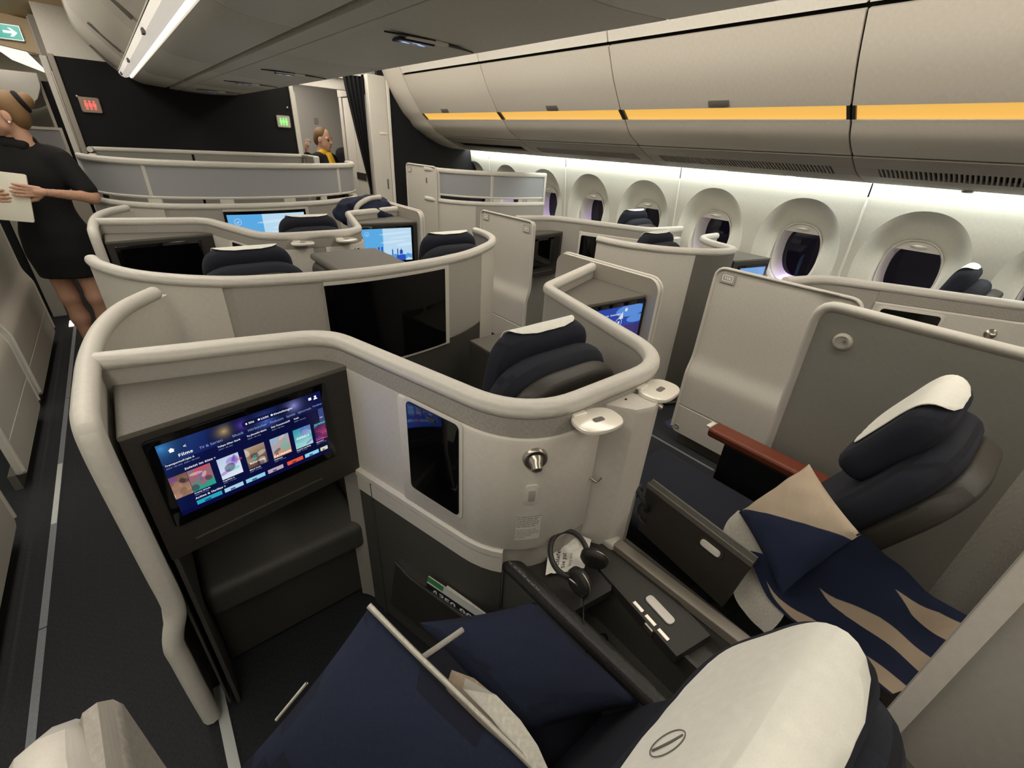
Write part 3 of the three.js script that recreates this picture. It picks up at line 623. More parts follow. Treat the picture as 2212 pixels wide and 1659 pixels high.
  c.fillStyle = '#0a0c3c'; c.fillRect(0, 540, w, 36); c.fillStyle = 'rgba(70,86,150,0.8)'; c.fillRect(984, 150, 40, 120); T('Alle', 988, 236, 15, '#fff');
});
const emblem = (c, x, y, r, col) => { c.strokeStyle = col; c.lineWidth = r * 0.1; c.beginPath(); c.arc(x, y, r, 0, 7); c.stroke(); c.beginPath(); c.moveTo(x - r * 0.6, y + r * 0.35); c.quadraticCurveTo(x, y + r * 0.3, x + r * 0.55, y - r * 0.35); c.moveTo(x - r * 0.05, y + r * 0.2); c.lineTo(x - r * 0.4, y - r * 0.1); c.moveTo(x + r * 0.1, y + r * 0.1); c.lineTo(x + r * 0.05, y + r * 0.55); c.stroke(); };
const texCity = canvasTex(640, 400, (c, w, h) => {
  c.fillStyle = '#5fb0ec'; c.fillRect(0, 0, w, h);
  c.fillStyle = '#bfe2fa'; c.fillRect(w * 0.42, 0, w * 0.58, h); c.globalAlpha = 0.5; c.fillStyle = '#e9f5ff';
  for (const [x, y, a, b] of [[420, 60, 200, 12], [520, 110, 180, 10], [400, 160, 170, 14], [560, 200, 130, 20]]) { c.beginPath(); c.ellipse(x, y, a, b, -0.06, 0, 7); c.fill(); }
  c.globalAlpha = 1; emblem(c, 74, 60, 26, '#eaf7ff');
  c.fillStyle = '#2d4fb8'; for (const x of [206, 246]) { c.fillRect(x - 9, 230, 18, 70); c.beginPath(); c.arc(x, 228, 12, 0, 7); c.fill(); }
  c.fillStyle = '#2746a8'; for (const [x, t] of [[380, 250], [446, 246]]) { c.fillRect(x - 7, t + 20, 14, 60); c.beginPath(); c.moveTo(x - 8, t + 20); c.lineTo(x, t - 6); c.lineTo(x + 8, t + 20); c.fill(); }
  c.beginPath(); c.arc(494, 284, 20, Math.PI, 0); c.fill(); c.fillRect(474, 284, 40, 40); c.fillRect(491, 244, 6, 24);
  c.fillStyle = '#5aa3e0'; for (let i = 0; i < 12; i++) { c.beginPath(); c.arc(330 + i * 28, 338 + (i % 3) * 8, 26, 0, 7); c.fill(); }
  c.fillStyle = '#2c50c4'; c.fillRect(430, 330, 120, 70);
});
const texMenu = canvasTex(640, 400, (c, w, h) => {
  c.fillStyle = '#3d3478'; c.fillRect(0, 0, w, h); c.fillStyle = '#2848b0'; c.fillRect(0, 0, w, 150);
  c.fillStyle = '#5f96e8'; c.beginPath(); c.ellipse(520, 40, 150, 46, 0, 0, 7); c.fill(); c.beginPath(); c.ellipse(590, 110, 100, 30, 0, 0, 7); c.fill();
  c.fillStyle = '#e8f2ff'; c.beginPath(); c.moveTo(400, 90); c.lineTo(440, 40); c.lineTo(450, 96); c.fill(); c.beginPath(); c.arc(470, 30, 14, 0, 7); c.fill();
  c.fillStyle = '#fff'; c.font = 'bold 16px sans-serif'; c.fillText('Sitz', 210, 60); c.fillText('Licht', 262, 60); c.fillText('Einstellungen', 316, 60);
  c.strokeStyle = '#fff'; c.lineWidth = 4; for (const x of [110, 210, 310, 410]) { c.beginPath(); c.arc(x, 120, 30, 0, 7); c.stroke(); c.fillStyle = '#dfe8ff'; c.fillRect(x - 10, 110, 20, 20); c.fillRect(x - 34, 164, 68, 8); }
  c.font = 'bold 26px sans-serif'; c.fillStyle = '#fff'; c.fillText('Willkommen', 250, 240);
});
const texSky = canvasTex(256, 256, (c, w, h) => { c.fillStyle = '#7aaeee'; c.fillRect(0, 0, w, h); c.fillStyle = '#a9d0f8'; c.beginPath(); c.ellipse(150, 90, 90, 30, -0.3, 0, 7); c.fill(); });
const scrFilms = screenMat(texFilms, 0.95), scrCity = screenMat(texCity, 0.9), scrMenu = screenMat(texMenu, 0.8), scrSky = screenMat(texSky, 0.8);

// ---------------------------------------------------------------- aisle-side panel with an outward step low down
function sidePanel(x, z0, z1, yTop, dir, o = {}) {
  const t = o.t || 0.03, r = o.r || 0.07, parent = o.parent, loops = [];
  const bend = y => dir * 0.035 * (1 - THREE.MathUtils.smoothstep(y, 0.48, 0.62));
  const inset = (y) => y > yTop - r ? r - Math.sqrt(Math.max(0, r * r - (y - yTop + r) ** 2)) : y < 0.085 + 0.03 ? 0.03 - Math.sqrt(Math.max(0, 0.0009 - (0.115 - y) ** 2)) : 0;
  const ys = [0.085, 0.09, 0.1, 0.115, 0.27, 0.277, 0.283, 0.4, 0.47, 0.5, 0.53, 0.56, 0.59, 0.63, 0.8, yTop - r];
  for (let k = 1; k <= 8; k++) ys.push(yTop - r + r * Math.sin(k / 8 * Math.PI / 2));
  for (const y of ys) {
    const i = inset(y), a = z0 + i, b = z1 - i, gx = (y === 0.277) ? -dir * 0.005 : 0, xo = x + bend(y) + gx, e = 0.005, xi = x + bend(y) - dir * t;
    const L = [[xo, a + e], [xo, b - e], [xo - dir * e, b], [xi, b], [xi, a], [xo - dir * e, a]].map(([X, Z]) => new THREE.Vector3(X, y, Z));
    loops.push(dir > 0 ? L.reverse() : L);
  }
  part('panel', loft(loops, 0.4), o.mat || M.shell, parent);
  const P = [], pushP = (y, z) => P.push(new THREE.Vector3(x + bend(y) + dir * 0.001, y, z));
  for (const y of ys.slice(3)) { pushP(y, z0 + inset(y)); }
  const Q = []; for (const y of ys.slice(3)) Q.unshift(new THREE.Vector3(x + bend(y) + dir * 0.001, y, z1 - inset(y)));
  const n0 = P.length; for (let k = 1; k < 8; k++) P.push(new THREE.Vector3(x + dir * 0.001, yTop, z0 + r + (z1 - z0 - 2 * r) * k / 8));
  part('edge_bead', tube([...P, ...Q], 0.009, 6, 120), M.rim, parent);
  part('kick_plate', span(x - dir * 0.005 - dir * 0.03, x - dir * 0.005, 0, 0.085, z0 + 0.04, z1 - 0.03), M.mid, parent);
}
function seatPlate(text, o, dir, parent, w = 0.085) {
  const tex = canvasTex(192, 128, (c, W, H) => {
    c.fillStyle = '#a8a499'; c.fillRect(0, 0, W, H); c.strokeStyle = '#ffffff'; c.lineWidth = 8; c.beginPath(); c.roundRect(32, 28, 128, 72, 16); c.stroke();
    c.fillStyle = '#ffffff'; if (text) { c.font = 'bold 50px sans-serif'; c.textAlign = 'center'; c.fillText(text, 96, 82); } else { c.fillRect(62, 50, 26, 28); c.beginPath(); c.arc(112, 64, 15, 0, 7); c.fill(); }
  });
  const g = plate(roundShape(w, w * 0.66, 0.008), 0.003, 0.001);
  part('seat_plate', onFace(g, o, dir, 0), M.grey, parent);
  const q = quad(w * 0.97, w * 0.63); q.translate(0, 0, 0.0033);
  part('seat_number', onFace(q, o, dir, 0), std(0xffffff, 0.5, { map: tex }), parent, text ? 'seat number ' + text : 'small white seat symbol');
}
// ---------------------------------------------------------------- the curved shell behind the single centre seat
const TP = roundPath([[-0.157, -1.38], [0.362, -1.262, 0.09], [0.552, -0.585, 0.16], [1.090, -0.585, 0.16], [1.285, -1.315, 0.05], [1.77, -1.487]]);
const RIM = pill(0.046, 0.044, 1.129, 4, 0.42);
const tray = (o, a, parent) => {                  // fold-out oval cap on a small hinge; long axis turned by a about y
  const g = new THREE.Group(); g.name = 'fold_out_cap'; g.position.copy(o); g.rotation.y = a; parent.add(g);
  const s = new THREE.Shape(); for (let i = 0; i < 40; i++) { const t = i / 40 * Math.PI * 2, c = Math.cos(t), q = Math.sin(t), k = Math.pow(Math.abs(c / 0.062) ** 2.7 + Math.abs(q / 0.046) ** 2.7, -1 / 2.7); i ? s.lineTo(c * k, q * k) : s.moveTo(c * k, q * k); }
  let p = plate(s, 0.012, 0.004, 3); p.rotateX(-Math.PI / 2); part('cap', p, M.satin, g);
  p = plate(roundShape(0.03, 0.015, 0.006), 0.0016, 0.0004); p.rotateX(-Math.PI / 2); p.translate(0, 0.0119, 0.004); part('lens', p, M.mid, g, 'small grey window');
  part('hinge', [box(0.04, 0.008, 0.02, -0.028, 0.013, -0.036, 0.003), box(0.046, 0.02, 0.008, -0.028, 0.012, -0.047, 0.003)], M.satin, g);
};
function throneShell(dz, label, full) {
  const t = thing('suite_shell', label, 'seat shell', [0, 0, dz], 'curved shells behind the single centre seats');
  part('rim', sweep(TP, RIM, 0.9), M.rim, t, 'cream padded rim');
  part('wing_wall', sweep(cut(TP, [-0.157, -1.38], [0.362, -1.262]), slab(-0.014, 0.014, 0.70, 1.112)), M.grey, t);
  part('wing_wall', sweep(cut(TP, [1.285, -1.315], [1.77, -1.487]), slab(-0.014, 0.014, 0.70, 1.112)), M.grey, t);
  part('wall', sweep(cut(TP, [0.362, -1.262], [1.285, -1.315]), slab(-0.014, 0.014, 0.02, 1.112)), M.grey, t);
  const back = cut(TP, [0.362, -1.262], [1.285, -1.315]);
  part('upper_band', sweep(back, slab(-0.0175, -0.0135, 1.062, 1.11)), M.band, t, 'grey textured band');
  // raised cream front from the cabinet round the corner, one to each side of the post
  const fl = cut(TP, [0.442, -0.985], [0.81, -0.585]), fr = cut(TP, [0.83, -0.585], [1.2, -1.0]);
  const prof = [[-0.0135, 0.70], [-0.024, 0.702], [-0.027, 0.71], [-0.027, 1.048], [-0.024, 1.057], [-0.0135, 1.06]];
  part('front_panel', sweep(fl, prof, 0.5), M.shell, t); part('front_panel', sweep(fr, prof, 0.5), M.shell, t);
  part('side_panel', sweep(cut(TP, [0.392, -1.16], [0.442, -0.985]), slab(-0.018, -0.0135, 0.70, 1.06)), M.shell, t);
  part('ledge', sweep(cut(TP, [0.39, -1.165], [0.556, -0.65]), [[-0.0135, 0.672], [-0.033, 0.676], [-0.033, 0.695], [-0.0135, 0.70]], 0.4), M.shell, t);
  part('ledge', sweep(cut(TP, [0.39, -1.165], [0.556, -0.65]), [[-0.0135, 0.612], [-0.03, 0.615], [-0.03, 0.667], [-0.0135, 0.667]], 0.4), M.shell, t);
  part('lower_panel', sweep(cut(TP, [0.39, -1.165], [0.556, -0.65]), slab(-0.026, -0.0135, 0.02, 0.611)), M.lower, t);
  // cabinet door: black glass in a rounded opening on both slanting walls
  const cab = (a, b, nx, nz, mir) => {
    const c = new THREE.Vector3((a[0] + b[0]) / 2, 0.912, (a[1] + b[1]) / 2), w = Math.hypot(a[0] - b[0], a[1] - b[1]);
    const n = new THREE.Vector3(nx, 0, nz).normalize(); c.addScaledVector(n, 0.0265);
    part('cabinet_frame', onFace(plate(roundShape(w + 0.022, 0.312, 0.022), 0.003, 0.001), c, nx, nz), M.rim, t);
    const d = part('cabinet_door', onFace(plate(roundShape(w, 0.292, 0.018), 0.004, 0.001), c.clone().addScaledVector(n, 0.0012), nx, nz), M.gloss, t, 'black glossy cabinet door');
    part('door_pull', onFace(plate(roundShape(0.03, 0.008, 0.003), 0.003, 0.0008), c.clone().add(new THREE.Vector3(0, 0.125, 0)).addScaledVector(n, 0.005), nx, nz), M.darkMetal, d);
  };
  cab([0.459, -0.925], [0.507, -0.747], -0.97, 0.255);
  cab([1.180, -0.925], [1.132, -0.747], 0.97, 0.255);
  // reading lamp, call panel on the rounded corners
  const NF = frames(TP), spot = (x, z) => {
    const i = nearest(TP, x, z), n = new THREE.Vector3(-NF[i][0], 0, -NF[i][1]).normalize(), o = new THREE.Vector3(TP[i][0], 1.01, TP[i][1]).addScaledVector(n, 0.0275), nx = n.x, nz = n.z;
    const L = (pts) => { const g = lathe(pts, 28); g.rotateX(Math.PI / 2); return onFace(boxUV(g), o, nx, nz); };
    const l = part('reading_lamp', L([[0, 0.001], [0.019, 0.001], [0.0235, 0.008], [0.026, 0.009], [0.029, 0.006], [0.031, -0.004]]), M.metal, t, 'round chrome reading lamp');
    const h = lathe([[0, 0.026], [0.008, 0.027], [0.0095, 0.031], [0.0125, 0.03], [0.013, 0.018], [0.018, 0.012], [0.02, 0.002], [0.02, 0]], 24); h.rotateX(Math.PI / 2 + 0.45);
    part('lamp_head', onFace(boxUV(h), o.clone().add(new THREE.Vector3(0, -0.001, 0)), nx, nz), M.metal, l);
    part('button_panel', onFace(plate(roundShape(0.034, 0.062, 0.012), 0.005, 0.0015), o.clone().add(new THREE.Vector3(0, -0.111, 0)).addScaledVector(n, -0.002), nx, nz), M.shell, t);
    part('button', onFace(plate(roundShape(0.017, 0.034, 0.003), 0.002, 0.0006), o.clone().add(new THREE.Vector3(0, -0.113, 0)).addScaledVector(n, 0.003), nx, nz), M.grey, t);
  };
  spot(0.603, -0.607); spot(1.04, -0.607);
  if (full) {
    const tex = canvasTex(256, 256, (c, w, h) => { c.clearRect(0, 0, w, h); c.fillStyle = '#cdc8bd'; c.fillRect(0, 0, w, h); c.fillStyle = '#4c4740'; c.font = 'bold 17px sans-serif'; for (let i = 0; i < 12; i++) { if (i === 6) continue; c.globalAlpha = i < 6 ? 1 : 0.75; const s = ['Bitte während Start und Landung', 'nicht auf die Ablage stellen', 'Do not place items on the', 'console during taxi, take-off', 'and landing. Max. load 5 kg', 'Keep armrest area clear', '', 'Life vest is stowed in the', 'compartment under armrest', 'Schwimmweste befindet sich', 'unter der Armlehne', 'im Staufach'][i]; c.fillText(s, 6, 18 + i * 20); } c.globalAlpha = 1; });
    const pq = offset(TP, -0.0278), c0 = nearest(TP, 0.599, -0.61), acc = [0]; for (let i = 1; i < pq.length; i++) acc.push(acc[i - 1] + Math.hypot(pq[i][0] - pq[i - 1][0], pq[i][1] - pq[i - 1][1]));
    const onS = s => { let i = 1; while (i < pq.length - 1 && acc[i] < s) i++; const e = (s - acc[i - 1]) / (acc[i] - acc[i - 1]); return [pq[i - 1][0] + (pq[i][0] - pq[i - 1][0]) * e, pq[i - 1][1] + (pq[i][1] - pq[i - 1][1]) * e]; };
    const g = new THREE.PlaneGeometry(0.066, 0.085, 12, 1), pa = g.attributes.position; for (let i = 0; i < pa.count; i++) { const w = onS(acc[c0] + pa.getX(i)); pa.setXYZ(i, w[0], pa.getY(i) + 0.785, w[1]); } g.computeVertexNormals();
    part('placard', g, std(0xffffff, 0.6, { map: tex }), t, 'small printed instruction text');
  }
  // post between the two seats behind, and two fold-out caps
  const po = [[0.80, -0.572], [0.905, -0.572], [0.935, -0.535], [0.935, -0.50], [0.90, -0.49], [0.845, -0.505]];
  if (full) {
    part('centre_post', loft([0.6, 1.08, 1.09, 1.095].map((y, i) => po.map(([x, z]) => new THREE.Vector3(0.865 + (x - 0.865) * (1 - 0.02 * (i === 3)), y, -0.535 + (z + 0.535) * (1 - 0.05 * (i === 3))))), 0.5), M.shell, t);
    part('post_groove', loft([0.6, 1.07].map(y => [[0.938, -0.565], [0.975, -0.565], [0.975, -0.545], [0.938, -0.53]].map(([x, z]) => new THREE.Vector3(x, y, z)))), M.mid, t);
    part('screw', (() => { const g = new THREE.CylinderGeometry(0.003, 0.003, 0.002, 10); g.translate(0.865, 1.096, -0.555); return boxUV(g); })(), M.seam, t);
    const h = part('coat_hook', [tube([[0.775, 0.88, -0.555], [0.785, 0.872, -0.542], [0.795, 0.885, -0.535]], 0.003, 6)], M.metal, t, 'small chrome hook');
  }
  tray(new THREE.Vector3(0.722, 1.092, -0.527), -0.16, t); tray(new THREE.Vector3(0.975, 1.092, -0.532), 0.12, t);
  return t;
}
throneShell(0, 'cream-rimmed curved shell with black cabinet door, printed placard and chrome reading lamp', true);
throneShell(-2.208, 'cream-rimmed curved shell with fold-out caps behind the dark console box', false);

// ---------------------------------------------------------------- screens and footwells either side of each single seat
function monitorBox(poly, yT, yB, sc, mat, label, o = {}) {   // poly: back-left, back-right, front-right, front-left in (x, z)
  const t = thing('monitor_console', label, 'console', [0, 0, o.dz || 0], 'screen consoles in front of the seats');
  const c = poly.reduce((a, p) => [a[0] + p[0] / 4, a[1] + p[1] / 4], [0, 0]);
  const L = (y, s) => poly.map(([x, z]) => new THREE.Vector3(c[0] + (x - c[0]) * s, y, c[1] + (z - c[1]) * s));
  part('housing', loft([L(yB, 0.99), L(yB + 0.01, 1), L(yT - 0.025, 1), L(yT - 0.012, 1)], 0.4), M.dark, t);
  part('top_shelf', loft([L(yT - 0.012, 1.0), L(yT - 0.006, 1.006), L(yT - 0.002, 1.004), L(yT, 0.994)], 0.5), M.taupe, t);
  const a = poly[3], b = poly[2], dx = b[0] - a[0], dz = b[1] - a[1], len = Math.hypot(dx, dz), nx = -dz / len, nz = dx / len;
  const P = (s, y, out) => new THREE.Vector3(a[0] + dx * s + nx * out, y, a[1] + dz * s + nz * out);
  part('bezel', onFace(plate(roundShape(sc.w + 0.04, sc.h + 0.045, 0.012), 0.006, 0.002), P(sc.s, sc.y - 0.005, 0.0005), nx, nz), M.gloss, t, 'black glossy bezel');
  const q = quad(sc.w, sc.h); part('screen', onFace(q, P(sc.s, sc.y, 0.0072), nx, nz), mat || M.gloss, t, mat ? 'lit screen' : 'dark screen');
  part('pinstripe', onFace(box(len * 0.62, 0.003, 0.002), P(0.42, yB + 0.035, 0.001), nx, nz), M.metal, t);
  if (mat && o.glow) { const p = P(sc.s, sc.y, 0.03); p.z += o.dz || 0; const l = new THREE.RectAreaLight(0x4a6ad8, 1.2, sc.w, sc.h); l.position.copy(p); l.lookAt(p.x + nx, p.y, p.z + nz); scene.add(l); }
  return t;
}
function footwell(x0, x1, z0, z1, dz, label) {     // lined recess with a foot cushion, open towards the seat behind
  const t = thing('footwell', label, 'footwell', [0, 0, dz], 'footwells under the screens');
  part('lining', [span(x0, x0 + 0.01, 0.01, 0.69, z0, z1), span(x1 - 0.01, x1, 0.01, 0.69, z0, z1), span(x0, x1, 0.01, 0.69, z0, z0 + 0.01)], M.lower, t);
  part('foot_cushion', span(x0 + 0.012, x1 - 0.012, 0.30, 0.42, z0 + 0.02, z1 - 0.1, 0.03), M.lower, t);
  part('desk_top', span(x0 - 0.004, x1, 0.69, 0.705, z0, z1 - 0.3, 0.004), M.taupe, t); part('side_cover', span(x0 - 0.006, x0 - 0.001, 0.02, 0.69, z0, z1 - 0.15), M.lower, t);
  part('toe_rail', span(x0 + 0.012, x1 - 0.012, 0.012, 0.29, z0 + 0.02, z1 - 0.16, 0.01), M.lower, t);
  return t;
}
for (const [dz, films, left, right] of [[0, scrFilms, 'monitor console with lit film menu screen, shelf top beside cream rim', 'monitor console with lit blue menu screen, corner shelf beside white aisle panel'], [-2.208, null, 'monitor console with dark screen beside the standing flight attendant', 'monitor console with lit city skyline picture']]) {
  monitorBox([[-0.142, -1.36], [0.352, -1.245], [0.392, -1.17], [-0.142, -1.09]], 1.068, 0.69, { s: 0.445, y: 0.918, w: 0.378, h: 0.208 }, films, left, { dz, glow: !!films });
  monitorBox([[1.315, -1.315], [1.765, -1.468], [1.765, -1.14], [1.245, -1.19]].map(p => [p[0], p[1]]), 1.078, 0.69, dz ? { s: 0.52, y: 0.91, w: 0.40, h: 0.25 } : { s: 0.58, y: 0.92, w: 0.405, h: 0.25 }, dz ? scrCity : scrMenu, right, { dz });
  footwell(-0.14, 0.385, -1.85, -1.10, dz, dz ? 'dark footwell under the dark screen' : 'dark footwell under the film menu screen');
  footwell(1.27, 1.765, -1.85, -1.16, dz, dz ? 'dark footwell under the city skyline screen' : 'dark footwell under the lit blue menu screen');
}
// ---------------------------------------------------------------- aisle walls of the centre seats
function aisleWallLeft(dz, label) {               // curves inwards at its front end
  const t = thing('aisle_wall', label, 'partition', [0, 0, dz], 'aisle walls of the centre seats, exit sign side');
  const p = smoothPath([[-0.172, -1.09], [-0.172, -1.25], [-0.168, -1.42], [-0.145, -1.62], [-0.09, -1.80], [0.02, -1.97]], 40);
  const bend = y => 0.035 * (1 - THREE.MathUtils.smoothstep(y, 0.42, 0.56));
  const ys = [0.02, 0.2, 0.35, 0.42, 0.45, 0.48, 0.51, 0.54, 0.58, 0.8, 1.112];
  part('wall', sweep(p, [...ys.map(y => [0.016 + bend(y) * 1, y]), ...ys.slice().reverse().map(y => [-0.014 + bend(y), y])], 0.4), M.shell, t);
  // padded rim that turns down at the front end and runs to the floor along the edge
  const top = p.slice(2).filter((q, k) => k % 3 === 0).map(([x, z]) => new THREE.Vector3(x, 1.129, z)).reverse();
  const e = [[1.126, -0.012], [1.11, 0.022], [1.07, 0.034], [1.0, 0.036], [0.85, 0.03], [0.7, 0.024], [0.58, 0.018], [0.53, 0.018], [0.48, 0.018], [0.43, 0.018], [0.36, 0.016], [0.2, 0.012], [0.03, 0.0]].map(([y, f]) => new THREE.Vector3(-0.173 - bend(y), y, -1.094 + f));
  part('rim', boxUV(new THREE.TubeGeometry(new THREE.CatmullRomCurve3([...top, ...e], false, 'centripetal'), 160, 0.0238, 10)), M.rim, t, 'cream padded rim and front edge');
  { const g = boxUV(new THREE.SphereGeometry(0.0238, 12, 8)); g.translate(top[0].x, top[0].y, top[0].z); part('rim_end', g, M.rim, t); }
  part('inner_lining', sweep(p.slice(0, 30), slab(-0.02, -0.0145, 0.05, 0.66)), M.lower, t);
}
aisleWallLeft(0, 'cream-rimmed aisle wall curling in beside the film menu screen');
aisleWallLeft(-2.208, 'cream-rimmed aisle wall beside the standing flight attendant');
function aisleWallRight(dz, label) {
  const t = thing('aisle_panel', label, 'partition', [0, 0, dz], 'aisle panels of the centre seats, window side');
  sidePanel(1.80, -1.745, -1.085, 1.155, 1, { parent: t, r: 0.06 });
}
aisleWallRight(0, 'white aisle panel beside the lit blue menu screen');
aisleWallRight(-2.208, 'white aisle panel beside the lit city skyline screen');

// ---------------------------------------------------------------- curved shells behind the seat pairs
const SP = smoothPath([[-0.172, -2.56], [-0.146, -2.44], [-0.027, -2.198], [0.213, -1.985], [0.43, -1.918], [0.675, -1.88], [0.9, -1.885], [1.134, -1.92], [1.32, -1.98], [1.492, -2.073], [1.64, -2.18], [1.735, -2.30], [1.79, -2.46], [1.80, -2.58]], 90);
function pairShell(dz, label, o = {}) {
  const t = thing('pair_shell', label, 'seat shell', [0, 0, dz], 'curved shells behind the seat pairs');
  const p = o.path || SP;
  part('rim', sweep(p, RIM, 0.9), M.rim, t, 'cream padded rim');
  const w = (a, b, u0, u1, y0, y1, m, n) => part(n, sweep(cut(p, a, b), slab(u0, u1, y0, y1)), m, t);
  part('wall', sweep(p, slab(-0.006, 0.014, 0.02, 1.112)), M.grey, t);
  w([-0.172, -2.56], [0.213, -1.985], -0.014, -0.006, 0.72, 1.112, M.shell, 'white_panel');
  w([0.225, -1.98], [1.46, -2.05], -0.012, -0.006, 0.72, 1.112, M.grey, 'grey_panel');
  w([1.47, -2.06], [1.80, -2.58], -0.014, -0.006, 0.04, 1.112, M.shell, 'white_panel');
  part('lower_bead', sweep(cut(p, [0.225, -1.98], [1.46, -2.05]), pill(0.016, 0.012, 0.714, 3)), M.rim, t);
  w([-0.172, -2.56], [1.46, -2.05], -0.012, -0.006, 0.04, 0.706, M.lower, 'lower_panel');
  // big screen for the single seat behind
  const q = cut(p, [0.56, -1.9], [1.145, -1.92]);
  part('screen_frame', sweep(cut(p, [0.54, -1.9], [1.17, -1.93]), [[-0.012, 0.685], [-0.02, 0.688], [-0.02, 1.108], [-0.012, 1.11]], 0.4), M.shell, t);
  part('screen_glass', sweep(q, slab(-0.0235, -0.0195, 0.70, 1.096)), M.gloss, t, o.screen ? 'black glossy screen surround' : 'large dark glossy screen');
  if (o.screen) {
    const a = q[0], b = q[q.length - 1], dx = b[0] - a[0], dzz = b[1] - a[1], len = Math.hypot(dx, dzz), nx = -dzz / len, nz = dx / len;
    const mid = q[Math.floor(q.length / 2)];
    const g = new THREE.PlaneGeometry(len - 0.04, 0.35, 24, 1), pa = g.attributes.position, N = frames(q);
    for (let i = 0; i < pa.count; i++) { const u = pa.getX(i) / (len - 0.04) + 0.5, k = 0.03 + u * 0.94, f = k * (q.length - 1), j = Math.min(q.length - 2, Math.floor(f)), e = f - j; pa.setXYZ(i, q[j][0] + (q[j + 1][0] - q[j][0]) * e + N[j][0] * -0.0245, pa.getY(i) + 0.898, q[j][1] + (q[j + 1][1] - q[j][1]) * e + N[j][1] * -0.0245); }
    g.computeVertexNormals(); part('screen', g, o.screen, t, 'lit screen with pale blue sky picture');
  }
  if (o.glass) {
    const R = (y0, y1, u = 0.012) => slab(-u, u, y0, y1);
    part('top_rail', sweep(p, pill(0.04, 0.042, 1.412, 4, 0.35), 0.9), M.rim, t);
    part('frosted_pane', sweep(p, slab(-0.003, 0.003, 1.19, 1.395)), M.frosted, t, 'frosted glass screen');
    part('bottom_rail', sweep(p, pill(0.022, 0.018, 1.188, 3, 0.4), 0.9), M.rim, t);
    for (const [x, z] of [[0.15, -2.03], [1.52, -2.09]]) { const i = nearest(p, x, z), a = p[i]; part('mullion', span(a[0] - 0.012, a[0] + 0.012, 1.19, 1.395, a[1] - 0.009, a[1] + 0.009), M.rim, t); }
    for (const [x, z] of [[-0.172, -2.56], [1.80, -2.58]]) part('end_post', span(x - 0.02, x + 0.02, 1.12, 1.43, z - 0.03, z + 0.012, 0.01), M.rim, t);
    for (const [a, b] of [[[0.13, -2.04], [0.22, -1.985]], [[0.55, -1.9], [0.64, -1.885]], [[1.0, -1.89], [1.08, -1.9]], [[1.3, -1.97], [1.36, -2.0]]]) part('rail_foot', sweep(cut(p, a, b), slab(-0.008, 0.008, 1.145, 1.185)), M.rim, t);
  }
  return t;
}
pairShell(0, 'cream-rimmed curved shell with large dark screen and grey panel');
pairShell(-2.208, 'cream-rimmed curved shell topped by frosted glass, lit screen below', { glass: true, screen: scrCity });
{ // the shell round the seats in the foreground: its far ends only, curving away on both sides
  const L = smoothPath([[-0.178, -0.425], [-0.165, -0.30], [-0.125, -0.14], [-0.06, 0.06], [0.03, 0.2], [0.2, 0.34], [0.45, 0.42], [0.82, 0.44], [1.2, 0.42], [1.5, 0.34], [1.7, 0.18], [1.79, 0.0], [1.795, -0.4]], 90);
  const t = thing('pair_shell', 'cream-rimmed curved shell wrapped round the two seats with blanket and pillow', 'seat shell', [0, 0, 0], 'curved shells behind the seat pairs');
  const P = cut(L, [-0.178, -0.425], [1.7, 0.18]);
  const tp = P.slice(2).filter((q, k) => k % 3 === 0).map(([x, z]) => new THREE.Vector3(x - 0.012, 1.118, z)).reverse();
  const dn = [[1.114, -0.006], [1.09, 0.014], [1.03, 0.022], [0.8, 0.02], [0.5, 0.02], [0.03, 0.02]].map(([y, f]) => new THREE.Vector3(-0.19, y, -0.405 - f));
  part('rim', boxUV(new THREE.TubeGeometry(new THREE.CatmullRomCurve3([...tp, ...dn], false, 'centripetal'), 160, 0.034, 12)), M.rim, t, 'cream padded rim');
  part('wall', sweep(P, slab(-0.03, 0.006, 0.02, 1.11)), M.shell, t);
  part('inner_pad', sweep(P, [[0.006, 0.02], [0.04, 0.02], [0.04, 1.115], [0.036, 1.13], [0.026, 1.138], [0.014, 1.135], [0.006, 1.12]], 0.8), M.band, t, 'grey padded inner face');
}
